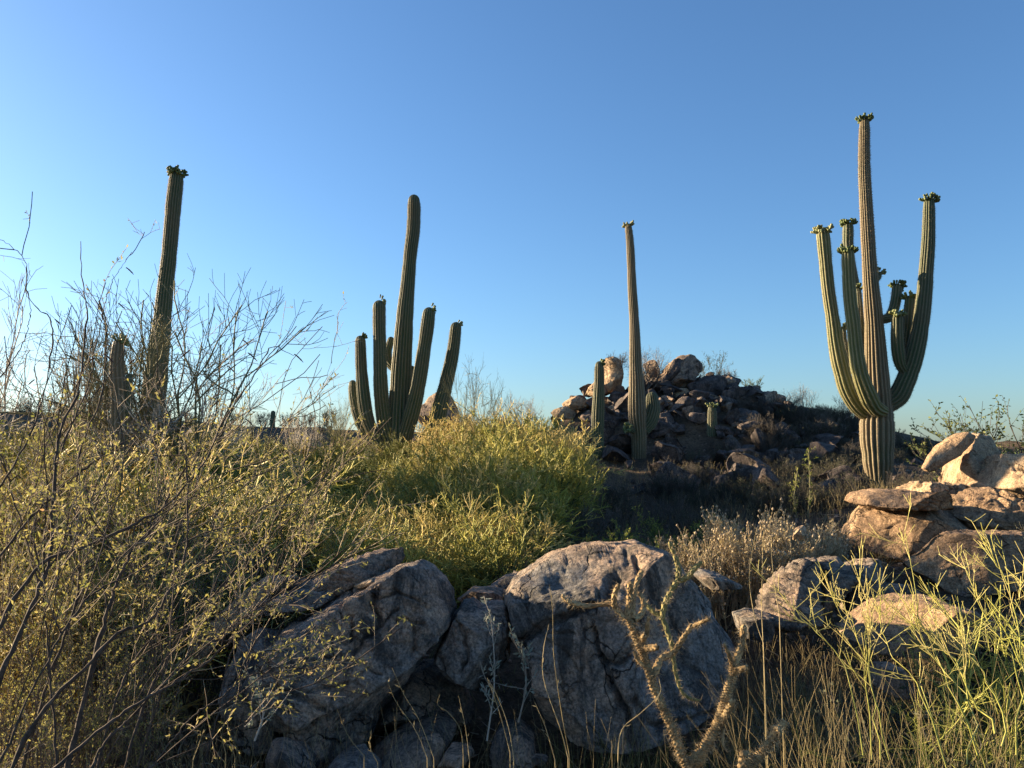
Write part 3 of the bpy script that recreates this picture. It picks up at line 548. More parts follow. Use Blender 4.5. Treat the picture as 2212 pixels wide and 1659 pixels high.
for i, (pl, lab, m, dy) in enumerate(PILE):
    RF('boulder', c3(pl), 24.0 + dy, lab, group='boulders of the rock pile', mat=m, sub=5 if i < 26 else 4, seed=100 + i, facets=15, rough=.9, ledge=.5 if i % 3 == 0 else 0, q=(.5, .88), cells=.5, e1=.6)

# loose rocks over the shaded slope: copies of six shapes, sunk in the terrain
def rock_proto(seed, mat):
    d, Fc = ico(4); rng = np.random.default_rng(seed); P = d * np.array([1, rng.uniform(.7, 1), rng.uniform(.55, .85)])
    for k in range(16):
        n = unit(rng.normal(size=3)); pj = P @ n; P -= n * (np.maximum(0, pj - pj.max() * rng.uniform(.38, .8)) * 1.0)[:, None]
    nr = vnormals(P, Fc); P = P + nr * (.035 * fbm(P * 2 + seed, 3, seed) + .025 * fbm(P * 6 + seed, 3, seed + 1))[:, None]
    return P, Fc
protos = [rock_proto(300 + i, None) for i in range(7)]
rock_meshes = {}
def scatter_rock(x, y, r, label, group, mat, rng, sink=.25, cat='rock'):
    k = (int(rng.integers(len(protos))), mat.name)
    if k not in rock_meshes:
        P, Fc = protos[k[0]]; o = mesh_obj('rock', [(P, Fc, mat)]); rock_meshes[k] = o
    else:
        o = rock_meshes[k].copy(); o.name = 'rock'; COL.objects.link(o)
    o.location = (x, y, T(x, y) + r * (.5 - sink)); o.scale = (r, r * rng.uniform(.8, 1.1), r * rng.uniform(.7, 1.0)); o.rotation_euler = (rng.normal() * .3, rng.normal() * .3, rng.uniform(0, 6.28))
    return tag(o, label, cat, group)
rng = np.random.default_rng(5)
for i in range(105):
    x = rng.normal(5.0, 1.8); y = rng.uniform(18.6, 24.5)
    u = CU + x / y * F
    if x < 2.2 or (abs(x / y - 3.1 / 20) < .02 and y < 20.6): continue
    scatter_rock(x, y, rng.uniform(.25, .52) + .45 * rng.random() ** 2, 'loose shaded rock among the brush on the slope of the rock pile', 'loose rocks on the shaded slope', ROCK_HILL_SHADED, rng)
for i in range(22):
    x = rng.uniform(1.2, 7.5); y = rng.uniform(12.5, 19)
    if abs(x - 6.9) < .5 and abs(y - 15) < .8: continue
    scatter_rock(x, y, rng.uniform(.06, .28), 'small shaded stone on the flat below the rock pile', 'stones on the flat below the pile', ROCK_HILL_SHADED, rng)
for i in range(48):
    x = rng.uniform(1.4, 8.6); y = rng.uniform(23.0, 26.0)
    scatter_rock(x, y, rng.uniform(.25, .58), 'half hidden rock wedged between the named boulders of the pile', 'rocks wedged into the pile', ROCK_HILL if rng.random() < .5 else ROCK_HILL_SHADED, rng, .22)
for i in range(20):
    x = rng.uniform(7.6, 11.5); y = rng.uniform(21.5, 25.5)
    scatter_rock(x, y, rng.uniform(.2, .5), 'shaded rock on the brushy right shoulder of the pile', 'rocks on the right shoulder', ROCK_HILL_SHADED, rng, .2)
for i in range(34):
    u = rng.uniform(1400, 1600); Yg = ray_ground(u, rng.uniform(850, 960), 18, 30)
    if Yg is None or abs(u - 1540) < 16 and Yg < 22: continue
    scatter_rock((u - CU) / F * Yg, Yg, rng.uniform(.22, .5), 'blocky shaded rock on the steep face below the crowning boulder', 'rocks on the steep face', ROCK_HILL_SHADED if rng.random() < .6 else ROCK_HILL, rng, .2)
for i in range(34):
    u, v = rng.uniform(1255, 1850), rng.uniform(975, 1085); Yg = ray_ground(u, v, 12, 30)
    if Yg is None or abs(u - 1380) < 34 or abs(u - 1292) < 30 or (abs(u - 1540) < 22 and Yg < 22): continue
    o = scatter_rock((u - CU) / F * Yg, Yg, rng.uniform(.4, .85), 'half buried dark boulder along the foot of the rock pile', 'dark boulders along the foot of the pile', ROCK_HILL_SHADED, rng, .25, 'boulder'); o.name = 'boulder'
for i in range(9):
    x = rng.uniform(6.4, 10.5); y = rng.uniform(15.5, 24)
    scatter_rock(x, y, rng.uniform(.15, .4), 'shaded rock on the dim slope behind the many-armed saguaro', 'rocks on the dim slope', ROCK_HILL_SHADED, rng)
for i in range(26):
    x = rng.uniform(-2.4, 3.4); y = rng.uniform(3.6, 5.0)
    scatter_rock(x, y, rng.uniform(.03, .11), 'small dark stone on the ground at the foot of the big boulders', 'small stones at the foot of the big boulders', ROCK_FG, rng, .1, 'stone')
for i in range(14):
    x = rng.uniform(3.6, 7.4); y = rng.uniform(8.2, 10.8)
    scatter_rock(x, y, rng.uniform(.08, .26), 'tan stone lodged among the rocks at the foot of the golden boulders', 'stones among the right-hand rocks', ROCK_HILL, rng, .2, 'stone')

# ------------------------------------------------------------------ saguaros
def saguaro_limb(name, cl, Y, mat, parent, org, nrib=None, dome=True, seed=1, dY=None, buds=0, bud_ring=False, bud_side=0, spines=True, rfull=1.0):
    """cl: centreline top -> base as (u, v, radius) in grid pixels; dY: depth offsets along it"""
    rng = np.random.default_rng(seed); cl = np.asarray(cl, float); K0 = len(cl)
    dY = np.zeros(K0) if dY is None else np.interp(np.linspace(0, 1, K0), np.linspace(0, 1, len(dY)), dY)
    P3 = np.array([np.append(at(u, v, Y + dy), r * px(Y + dy) * rfull) for (u, v, r), dy in zip(cl, dY)])[::-1]      # base -> top
    L = np.linalg.norm(np.diff(P3[:, :3], axis=0), axis=1).sum(); n = int(max(14, min(90, L / .055)))
    S = spline(P3, n); C, R = S[:, :3], S[:, 3]
    zz = np.linspace(0, L, n); R = R * (1 - .05 * np.exp(-((zz * 1.1 + seed * .37 + .3 * fbm(np.stack([zz, zz * 0 + seed, zz * 0], 1), 2, 8)) % 1.0 - .5) ** 2 / .006)) * (1 + .05 * fbm(np.stack([zz * 1.3, zz * 0 + seed, zz * 0], 1), 3, seed))
    C = C + .012 * np.stack([fbm(np.stack([zz * .9, zz * 0 + seed * 3 + k, zz * 0], 1), 2, seed + k) for k in range(3)], 1)
    if dome:                                            # rounded tip
        Tn = unit(C[-1] - C[-2]); k = np.array([.25, .5, .7, .85, .95, .995]); r = R[-1]
        C = np.vstack([C, C[-1] + Tn * (k * r * 1.15)[:, None]]); R = np.append(R, r * np.sqrt(1 - k ** 2))
    n = len(C); nrib = nrib or int(np.clip(round(np.median(R) * 2 * math.pi / .062), 11, 24)); m = nrib * 6
    Tn = np.gradient(C, axis=0); Tn = unit(Tn); A = np.zeros((n, 3)); a = unit(np.cross(Tn[0], [.2, 1, .1]))
    for i in range(n): a = unit(a - Tn[i] * (a @ Tn[i])); A[i] = a
    B = np.cross(Tn, A); ph = np.arange(m) * 2 * math.pi / m
    h = abs(np.cos(nrib * ph / 2 + .15)); prof = 1 - .20 * (1 - h ** .85)
    V = C[:, None] + (R[:, None] * prof[None])[..., None] * (np.cos(ph)[None, :, None] * A[:, None] + np.sin(ph)[None, :, None] * B[:, None])
    rib = np.tile(h, n); V = V.reshape(-1, 3)
    i, j = np.meshgrid(np.arange(n - 1), np.arange(m), indexing='ij'); b = i * m; j2 = (j + 1) % m
    Fq = np.stack([b + j, b + j2, b + m + j2, b + m + j], -1).reshape(-1, 4)
    parts = [(V, Fq, mat)]
    if spines:                                          # areoles up every ridge, each a tuft of spines
        st = .032; na = int(L / st); t = (np.arange(na) + .5) / na * (n - 8)
        k = t.astype(int); f = (t - k)[:, None]; c = C[k] * (1 - f) + C[k + 1] * f; r = (R[k][:, None] * (1 - f) + R[k + 1][:, None] * f)
        pr = (2 * math.pi * np.arange(nrib) - .3) / nrib
        o = np.cos(pr)[None, :, None] * A[k][:, None] + np.sin(pr)[None, :, None] * B[k][:, None]
        base = (c[:, None] + r[:, None] * o * .99).reshape(-1, 3); o = o.reshape(-1, 3); q = 4
        base = np.repeat(base, q, 0) + rng.normal(size=(len(base) * q, 3)) * .004; o = np.repeat(o, q, 0)
        d = unit(o + .75 * rng.normal(size=o.shape)); w = unit(np.cross(d, rng.normal(size=d.shape))) * .0022; l = (.018 + .022 * rng.random((len(d), 1)))
        SV = np.stack([base - w, base + w, base + d * l], 1).reshape(-1, 3); parts.append((SV, np.arange(len(SV)).reshape(-1, 3), SPINE))
    o = mesh_obj(name, parts, parent, org, True, ('rib', rib))
    tip, Tt, rt = C[-1], Tn[-3], R[-8] if dome else R[-1]
    if buds:
        bv, bf = [], []; nb = int(buds * 1.7); off = 0
        for i in range(nb):
            if bud_ring: ang = rng.uniform(0, 6.283); rad = rt * rng.uniform(.5, 1.1); dn = rng.uniform(-.5, .35) * rt; outw = 1.2
            else: ang = None
            if ang is not None:
                rdir = math.cos(ang) * A[-4] + math.sin(ang) * B[-4]; p = tip + rdir * rad + Tt * (dn - rt * .35); d = unit(rdir * outw * rng.uniform(.4, 1.2) + Tt * rng.uniform(.3, 1.0))
            else:
                sdir = np.array([bud_side, -.3, 0.0]); rdir = unit(sdir + .5 * rng.normal(size=3)); p = tip - Tt * rt * rng.uniform(.2, .55) + rdir * rt * .55; d = unit(rdir + Tt * rng.uniform(.2, 1.1))
            Lb = rng.uniform(.055, .11); kk = np.array([0, .25, .6, .85, 1.0]); rb = np.array([.35, .6, .8, 1.0, .45]) * rng.uniform(.020, .030)
            line = p + d * (kk * Lb)[:, None]; vv, ff = tubes(line[None], rb[None], 6); cap = np.arange(6) + 24
            bv.append(vv); bf.append(ff + off); bf.append(np.array([[cap[0], cap[1], cap[2], cap[3]], [cap[0], cap[3], cap[4], cap[5]]]) + off); off += len(vv)
        mesh_obj('flower_buds', [(np.vstack(bv), np.vstack(bf), BUD)], o, org)
    return o
def saguaro(label, Y, base_uv, limbs, mat, group='saguaro cacti'):
    b = at(base_uv[0], base_uv[1], Y); b[2] = min(b[2], T(b[0], Y)) - .05
    root = thing('saguaro_cactus', label, 'cactus', b, group)
    for nm, cl, kw in limbs:
        kw = dict(kw); m = kw.pop('mat', mat)
        if nm == 'trunk':                               # carry the trunk down into the soil
            cl = list(cl); u, v, r = cl[-1]; gz = b[2] - .05; vz = v
            while at(u, vz, Y)[2] > gz and vz < v + 400: vz += 8
            if vz > v + 8: cl.append((u, vz, r))
        saguaro_limb(nm, cl, Y, m, root, b, **kw)
    return root
def r4(L): return [(1695.8 + x * .5332, 221.2 + y * .5332, r * .5332) for x, y, r in L]

saguaro('huge saguaro with many upcurved arms, brown trunk, standing alone right of the rock pile', 15.0, (1900, 1075), [
    ('trunk', [(1867, 266, 11), (1867, 327, 12.5), (1868, 381, 13), (1873, 488, 14), (1880, 594, 16), (1890, 701, 20.5), (1895, 808, 24), (1897, 870, 28), (1895, 905, 34), (1896, 945, 33), (1898, 1000, 30), (1899, 1045, 24), (1900, 1075, 21)],
     dict(buds=30, bud_ring=True, seed=61, mat=SAG_B)),
    ('arm', [(1778, 511, 14.5), (1783, 562, 14.5), (1789, 626, 14.5), (1798, 690, 15), (1805, 744, 16), (1816, 797, 18), (1834, 850, 18.5), (1861, 886, 17), (1890, 893, 14)], dict(buds=34, bud_ring=True, seed=62, dY=[-.25, -.2, -.15, 0], mat=SAG_Y)),
    ('arm', [(1831, 551, 13.5), (1833, 594, 13.5), (1837, 648, 13.5), (1844, 701, 14), (1850, 754, 14.5), (1858, 802, 16.5), (1872, 845, 18), (1888, 878, 17.5), (1906, 889, 14)], dict(buds=34, bud_ring=True, seed=63, dY=[-.75, -.7, -.6, -.2], mat=SAG_Y)),
    ('arm', [(1832, 493, 11.5), (1832, 540, 11.5), (1840, 594, 12), (1850, 650, 12), (1862, 750, 12), (1880, 820, 12)], dict(buds=30, bud_ring=True, seed=64, dY=[.8, .7, .3])),
    ('arm', [(1853, 628, 7), (1856, 680, 7.5), (1862, 750, 8), (1876, 810, 8)], dict(buds=12, bud_ring=True, seed=65, dY=[.5, .2], rfull=1.0)),
    ('arm', [(1819, 714, 7.5), (1823, 745, 8), (1836, 785, 8.5), (1860, 820, 9)], dict(buds=12, bud_ring=True, seed=66, dY=[.4, .2])),
    ('arm', [(1899, 592, 5), (1896, 602, 5.5), (1886, 606, 5)], dict(buds=12, bud_ring=True, seed=67, dY=[.1, 0])),
    ('arm', [(1938, 623, 10.5), (1936, 645, 11), (1930, 670, 11), (1920, 687, 11), (1900, 692, 9)], dict(buds=26, bud_ring=True, seed=68, dY=[.5, .2])),
    ('arm', [(1939, 689, 12.5), (1939, 730, 13), (1942, 765, 13), (1948, 790, 11), (1962, 808, 9)], dict(buds=26, bud_ring=True, seed=69, dY=[-.25, -.1])),
    ('arm', [(1966, 649, 11.5), (1963, 700, 12), (1958, 750, 12), (1952, 800, 10)], dict(buds=22, bud_ring=True, seed=70, dY=[.25, .15])),
    ('arm', [(2008, 440, 12), (2005, 514, 14), (2000, 584, 15.5), (1995, 648, 16.5), (1986, 717, 18), (1973, 776, 20), (1957, 824, 21.5), (1938, 861, 21.5), (1910, 880, 17)], dict(buds=26, bud_ring=True, seed=71, dY=[-.15, -.15, -.1, 0])),
], SAG_G)
saguaro('five-armed saguaro with a bare rounded top, rising from the yellow-green thicket', 18.0, (862, 960), [
    ('trunk', [(894, 434, 13.5), (894, 460, 14.5), (893, 500, 14.5), (887, 546, 14.5), (881, 617, 15.5), (875, 689, 19.5), (870, 760, 21.5), (864, 866, 25), (861, 920, 26), (860, 960, 26)], dict(seed=81)),
    ('arm', [(818, 665, 13.5), (819, 700, 14), (821, 750, 14.5), (822, 830, 15.5), (826, 880, 16), (834, 925, 16), (850, 965, 15)], dict(seed=82, buds=9, bud_side=1, dY=[-.35, -.3, 0])),
    ('arm', [(844, 735, 8), (838, 762, 9), (842, 785, 9.5), (858, 800, 10)], dict(seed=83, dY=[.35, .1])),
    ('arm', [(779, 738, 12), (781, 795, 13), (787, 866, 14), (797, 915, 14), (820, 955, 13), (850, 975, 12)], dict(seed=84, buds=6, bud_side=1, dY=[-.2, -.1, 0])),
    ('arm', [(762, 830, 9), (763, 850, 10), (771, 890, 11), (790, 935, 11), (830, 965, 11)], dict(seed=85, dY=[.3, .1])),
    ('arm', [(926, 680, 13.5), (921, 725, 14.5), (913, 778, 15), (904, 831, 15), (891, 885, 16.5), (878, 930, 16.5), (866, 970, 15)], dict(seed=86, buds=8, bud_side=1, dY=[-.5, -.4, -.1])),
    ('arm', [(985, 709, 13), (979, 760, 13.5), (968, 813, 14.5), (955, 867, 16), (940, 920, 18), (915, 958, 17), (880, 980, 14)], dict(seed=87, buds=7, bud_side=1, dY=[-.1, -.1, 0])),
    ('arm', [(889, 798, 8), (889, 825, 9), (880, 850, 9)], dict(seed=88, dY=[.35, .1])),
], SAG_G)
saguaro('tall single-stemmed saguaro leaning right with a thick crown of buds, far left', 16.0, (327, 960), [
    ('trunk', [(380, 384, 15), (377, 420, 16), (371, 479, 15.5), (365, 550, 16), (357, 620, 17), (347, 728, 20), (340, 780, 22), (334, 835, 24.5), (328, 900, 24), (325, 960, 23)], dict(seed=91, buds=60, bud_ring=True))], SAG_G)
saguaro('short stout saguaro with a broken brown top left of the tall leaning one', 11.6, (257, 930), [
    ('trunk', [(256, 745, 13), (255, 790, 15.5), (256, 850, 16.5), (258, 910, 17)], dict(seed=92, buds=14, bud_side=.7, mat=SAG_B)),
    ('arm', [(277, 815, 7), (277, 850, 8), (272, 890, 8), (262, 905, 8)], dict(seed=93, dY=[.05, 0]))], SAG_G)
saguaro('thin lone saguaro, brown and sunlit, in front of the rock pile summit', 20.0, (1380, 1005), [
    ('trunk', [(1358, 492, 8), (1361, 530, 8.5), (1365, 610, 9.5), (1371, 700, 11), (1373, 780, 14), (1375, 834, 17), (1376, 887, 19), (1378, 915, 17), (1380, 950, 16), (1380, 1005, 15)], dict(seed=94, buds=24, bud_ring=True, mat=SAG_B)),
    ('arm', [(1408, 862, 14), (1410, 885, 16.5), (1402, 912, 17), (1388, 930, 14)], dict(seed=95, dY=[.25, .1])),
    ('arm', [(1358, 925, 6), (1366, 930, 7), (1376, 932, 7)], dict(seed=96, dY=[-.3, 0], buds=24, bud_ring=True))], SAG_G)
saguaro('short unbranched green saguaro at the left end of the rock pile', 19.6, (1293, 1020), [
    ('trunk', [(1294, 791, 9), (1294, 812, 11.5), (1293, 860, 12.5), (1292, 920, 13.5), (1292, 980, 13), (1291, 1020, 12)], dict(seed=97, buds=7, bud_side=1))], SAG_G)
saguaro('short unbranched saguaro in deep shade on the right flank of the pile', 21.5, (1540, 1020), [
    ('trunk', [(1539, 884, 9), (1539, 910, 10.5), (1539, 960, 12), (1540, 1020, 12)], dict(seed=98, buds=11, bud_ring=True))], SAG_G)
saguaro('tiny distant saguaro stub on the skyline between the two biggest left cacti', 40.0, (590, 950), [
    ('trunk', [(590, 893, 5), (589, 910, 5.5), (589, 935, 5.5), (589, 950, 5.5)], dict(seed=99, spines=False, nrib=12))], SAG_G)
saguaro('tiny dark saguaro just left of the five-armed one, on the skyline', 30.0, (712, 950), [
    ('trunk', [(712, 926, 6), (712, 940, 7), (712, 960, 7)], dict(seed=100, spines=False, nrib=12))], SAG_G)

# ------------------------------------------------------------------ shrub kinds (each built once near the origin, then copied)
def base_fan(n, rng, L, spread=.7, K=6, r0=.02, wig=.1, up=.12, r1=.006, rad=.12):
    a = rng.uniform(0, 6.283, n); s = spread * np.sqrt(rng.random(n)); d = np.stack([np.cos(a) * s, np.sin(a) * s, np.ones(n)], 1)
    st = np.stack([np.cos(a) * rad * rng.random(n), np.sin(a) * rad * rng.random(n), np.full(n, -.08)], 1)
    return walk(st, d, L * rng.uniform(.7, 1.1, n), K, rng, wig, up, r0 * rng.uniform(.7, 1.2, n), r1)
HIDE = []
def proto(name):
    o = bpy.data.objects.new(name, None); return o, []
class Kind:
    """a plant built once; place() links a copy of its root and of each part"""
    def __init__(s, name, cat, parts, H): s.name, s.cat, s.H = name, cat, H; s.me = []; s._p = parts
    def place(s, loc, rz, sc, label, group, lean=(0, 0)):
        root = thing(s.name, label, s.cat, loc, group, rz, sc); root.rotation_euler = (lean[0], lean[1], rz)
        if not s.me:
            for pn, pl in s._p: s.me.append((pn, mesh_obj(pn, pl, root)))
            s._p = None
        else:
            for pn, o in s.me:
                c = o.copy(); c.name = pn; COL.objects.link(c); c.parent = root
        return root
def fine_shrub(seed, H=1.6, dens=1.0, tw=PV_TWIG, lm=PV_LIMB, spread=.75, tr=.0044):
    rng = np.random.default_rng(seed)
    P0, R0 = base_fan(int(13 * dens), rng, H * .75, spread, 6, .022, .09, .12, .008)
    P1, R1 = grow(P0, R0, 8, H * .42, .6, rng, 5, .05, .14, .14, .6, .004, .6, .1)
    P2, R2 = grow(P1, R1, 6, H * .19, .75, rng, 4, .08, .08, .10, .7, tr * 1.3, .6, .2)
    P3, R3 = grow(P2, R2, 4, H * .08, .8, rng, 2, .1, .10, .0, .8, tr)
    a = tubes(P0, R0, 5); b = tubes(P1, R1, 4); c = tubes(P2, R2, 3); d = tubes(P3, R3, 3)
    return [('branches', [(*a, lm), (*b, lm)]), ('crown', [(*c, tw), (*d, tw)])]
def bare_shrub(seed, H=2.2, tw=BARE_TWIG, spread=1.0, n0=8, tr=.0022, leaf=None, nl=1, ls=.03):
    rng = np.random.default_rng(seed)
    P0, R0 = base_fan(n0, rng, H * .7, spread, 7, .022, .15, .06, .007)
    P1, R1 = grow(P0, R0, 6, H * .5, .5, rng, 6, .25, .15, .16, .6, .006)
    P2, R2 = grow(P1, R1, 6, H * .25, .55, rng, 5, .15, .15, .16, .6, tr * 1.2)
    P3, R3 = grow(P2, R2, 3, H * .1, .6, rng, 3, .2, .1, .12, .8, tr)
    parts = [('branches', [(*tubes(P0, R0, 5), tw), (*tubes(P1, R1, 4), tw), (*tubes(P2, R2, 3), tw), (*tubes(P3, R3, 3), tw)])]
    if leaf is not None: parts.append(('foliage', [(*leaves(P3, nl, ls, rng, .5), leaf), (*leaves(P2, nl, ls, rng, .5), leaf)]))
    return parts
def leafy_shrub(seed, H=1.3, tw=DARK_TWIG, leaf=CREO_LEAF, n0=12, ls=.03, nl=7, spread=.8):
    rng = np.random.default_rng(seed)
    P0, R0 = base_fan(n0, rng, H * .8, spread, 6, .014, .12, .1, .005)
    P1, R1 = grow(P0, R0, 7, H * .4, .5, rng, 5, .15, .15, .15, .6, .0035)
    P2, R2 = grow(P1, R1, 6, H * .16, .6, rng, 4, .15, .2, .15, .7, .002)
    return [('branches', [(*tubes(P0, R0, 5), tw), (*tubes(P1, R1, 3), tw), (*tubes(P2, R2, 3), tw)]), ('foliage', [(*leaves(P2, nl, ls, rng, .5), leaf)])]
def turp_shrub(seed, H=1.0):
    rng = np.random.default_rng(seed)
    P0, R0 = base_fan(70, rng, H * .75, 1.05, 6, .008, .07, .06, .003, .2)
    P1, R1 = grow(P0, R0, 9, H * .38, .32, rng, 5, .3, .3, .08, .7, .0022, .4)
    P2, R2 = grow(P1, R1, 6, H * .13, .38, rng, 3, .25, .3, .06, .8, .0016)
    lv = leaves(P2, 4, .020, rng, .4); e = P2[:, -1]; nb = len(e); s = .013 * rng.uniform(.5, 1.2, (nb, 1))
    keep = rng.random(nb) < .5; e, s = e[keep], s[keep]; q = np.array([[1, 0, 0], [0, 1, 0], [-1, 0, 0], [0, -1, 0], [0, 0, 1.5], [0, 0, -1]])
    Vh = (e[:, None] + q[None] * s[:, None]).reshape(-1, 3); f = np.array([[0, 1, 4], [1, 2, 4], [2, 3, 4], [3, 0, 4], [1, 0, 5], [2, 1, 5], [3, 2, 5], [0, 3, 5]])
    Fh = (f[None] + (np.arange(len(e)) * 6)[:, None, None]).reshape(-1, 3)
    return [('branches', [(*tubes(P0, R0, 4), TURP_TWIG), (*tubes(P1, R1, 3), TURP_TWIG), (*tubes(P2, R2, 3), TURP_TWIG)]), ('foliage', [(*lv, TURP_LEAF)]), ('flower_heads', [(Vh, Fh, TURP_HEAD)])]

PVK = [Kind('palo_verde_bush', 'bush', fine_shrub(400 + i, 1.6, .8), 1.55) for i in range(5)]
BAREK = [Kind('bare_shrub', 'shrub', bare_shrub(420 + i, 2.2, BARE_GREEN if i % 2 else BARE_TWIG), 2.2) for i in range(3)]
BRUSHK = [Kind('desert_brush', 'shrub', leafy_shrub(440 + i, 1.0, DARK_TWIG, BRUSH_LEAF, 12, .022, 7, 1.0), .95) for i in range(3)]
DTWIGK = [Kind('bare_brush', 'shrub', bare_shrub(450 + i, 1.2, DARK_TWIG, 1.0, 8, .0022), 1.2) for i in range(2)]
LIMEK = [Kind('green_bush', 'bush', leafy_shrub(460 + i, 1.0, PV_LIMB, LIME_LEAF, 10, .020, 8, .9), .95) for i in range(2)]
CREOK = [Kind('leafy_shrub', 'shrub', leafy_shrub(470 + i, 1.6, DARK_TWIG, CREO_LEAF, 8, .035, 7, 1.1), 1.5) for i in range(2)]
TURPK = Kind('flowering_bush', 'bush', turp_shrub(480), 1.0)
prng = np.random.default_rng(77)
def put(kinds, u, Y, vtop, label, group=None, wide=1.0, k=None, lean=(0, 0), zbase=None):
    """stand a plant at distance Y under grid column u so that its top reaches row vtop"""
    kd = kinds[int(prng.integers(len(kinds))) if k is None else k] if isinstance(kinds, list) else kinds
    p = at(u, vtop, Y); g = T(p[0], Y) if zbase is None else zbase; s = max(.15, (p[2] - g) / kd.H)
    return kd.place((p[0], Y, g - .02), prng.uniform(0, 6.28), (s * wide, s * wide, s), label, group, lean)

# the yellow-green thicket
TOP = ([380, 440, 500, 560, 620, 700, 780, 860, 920, 970, 1010, 1060, 1120, 1180, 1225, 1250], [985, 930, 918, 940, 950, 952, 945, 950, 935, 905, 900, 888, 892, 892, 905, 950])
GP = 'yellow-green bushes of the thicket'
for row, (Y, dv, step, ulim) in enumerate([(16, 0, 60, 1235), (14.5, 8, 62, 1240), (13.2, 25, 64, 1235), (12, 50, 66, 1225), (11, 80, 72, 1210), (10, 115, 76, 1180), (9.2, 150, 84, 1150), (8.5, 185, 92, 1100)]):
    u = 300 + 27 * (row % 2) + 9 * row
    while u < ulim:
        ju = u + prng.uniform(-20, 20); vt = np.interp(ju, *TOP) + dv + prng.uniform(-26, 34) * (.4 if row == 0 else 1)
        if ju < 640: lab = 'yellow-green twiggy bush in the thicket left of the five-armed saguaro, among brown mesquite stems'
        elif ju < 960: lab = 'yellow-green twiggy bush in the thicket below the five-armed saguaro'
        else: lab = 'bright yellow-green twiggy bush in the thicket between the five-armed saguaro and the rock pile'
        put(PVK, ju, Y, vt, lab, GP, 1.05)
        u += step
put(PVK, 1050, 7.6, 1105, 'low yellow-green bush right behind the gap between the two big boulders', GP, 1.3)
put(PVK, 1095, 8.2, 1080, 'yellow-green bush clump at the lower right edge of the thicket', GP, 1.2)
put(PVK, 960, 7.4, 1150, 'small yellow-green bush behind the peak of the left big boulder', GP, 1.5)
put(PVK, 1215, 13.0, 985, 'sparse yellow-green bush reaching towards the short unbranched saguaro', GP, .9)
for (u, Y, vt) in [(60, 13, 915), (150, 12, 930), (250, 13, 925), (340, 12.5, 935), (420, 9, 1060), (300, 9.5, 1030), (180, 9, 1040), (60, 9, 1050), (520, 7.6, 1120), (400, 7.2, 1150), (130, 7.5, 1000), (240, 7.0, 1030), (340, 7.2, 1010), (30, 7.2, 990), (460, 7.0, 1040), (560, 7.5, 1040), (90, 5.6, 1180), (220, 5.4, 1210), (350, 5.8, 1220), (620, 7.4, 1150), (720, 7.4, 1140), (830, 7.4, 1130)]:
    put(PVK, u, Y, vt, 'olive twiggy bush seen through the stems of the left mesquite shrub', 'olive bushes behind the mesquite', 1.25)
for (u, Y, vt) in [(1090, 17.2, 925), (1150, 17.6, 922), (1215, 18.0, 935), (1120, 18.8, 918), (1190, 19.4, 925), (1245, 19.0, 940), (1060, 18.2, 920)]:  # hidden bushes added to shade the ground before the rock pile
    put(PVK, u, Y, vt, 'added yellow-green twiggy bush hidden behind the thicket, shading the left foot of the rock pile', GP, 1.3)
# bare shrubs against the sky
put(BAREK, 70, 12.5, 590, 'bare pale-twigged tree at the left edge, against the sky', 'bare shrubs on the skyline', .8, 2)
put(BAREK, 190, 12.6, 640, 'bare grey-green tree left of the short stout saguaro', 'bare shrubs on the skyline', .75, 1)
put(BAREK, 420, 12.8, 600, 'wide bare tree in front of the tall leaning saguaro', 'bare shrubs on the skyline', .9, 1)
put(BAREK, 350, 12.4, 700, 'lower bare shrub at the foot of the tall leaning saguaro', 'bare shrubs on the skyline', .8, 2)
put(BAREK, 1040, 14.2, 775, 'bare pale shrub standing above the thicket right of the five-armed saguaro', 'bare shrubs on the skyline', .45, 1)
put(BAREK, 1130, 20, 845, 'thin bare shrub on the skyline left of the rock pile', 'bare shrubs on the skyline', .8, 0)
put(BAREK, 745, 16, 850, 'wispy shrub against the sky just left of the five-armed saguaro', 'bare shrubs on the skyline', .5, 1)
put(BAREK, 660, 16, 862, 'wispy shrub against the sky midway between the two left cacti', 'bare shrubs on the skyline', .45, 2)
put(BAREK, 520, 17, 865, 'wispy shrub over the thicket right of the dark hillside block', 'bare shrubs on the skyline', .5, 1)
def on_pile(kinds, u, Y, vbase, vtop, label, wide=1.0, k=None):
    p = at(u, vbase, Y); return put(kinds, u, Y, vtop, label, 'shrubs on the rock pile', wide, k, zbase=p[2])
on_pile(BAREK, 1400, 24.6, 850, 738, 'reddish bare shrub between the two summits of the pile', .9, 0)
on_pile(DTWIGK, 1330, 24.3, 810, 750, 'bare branch hanging over the golden summit boulder', .9, 0)
on_pile(DTWIGK, 1395, 23.8, 845, 775, 'tangled dry shrub right behind the thin lone saguaro', 1.0, 1)
on_pile(CREOK, 1530, 25.0, 830, 758, 'dark leafy shrub right of the crowning boulder', .9)
on_pile(DTWIGK, 1575, 25.0, 830, 790, 'small dark twiggy shrub over the jagged pinkish rock', 1.2)
on_pile(LIMEK, 1625, 25.2, 845, 812, 'pale green sprig behind the thin tilted rock', 1.2)
on_pile(BAREK, 1735, 24.5, 900, 828, 'fine bare shrub on the skyline right of the overhanging boulder', .9, 0)
for i, (u, vb, vt) in enumerate([(1770, 925, 880), (1805, 930, 885), (1845, 935, 895), (1785, 960, 905), (1735, 930, 890), (1945, 975, 945), (1965, 980, 955), (1925, 960, 920)]):
    p = ray_ground(u, vb, 20, 60) or 26
    on_pile(BRUSHK, u, min(p, 30), vb, vt, 'dark rounded shrub on the skyline between the pile and the many-armed saguaro', 1.2)
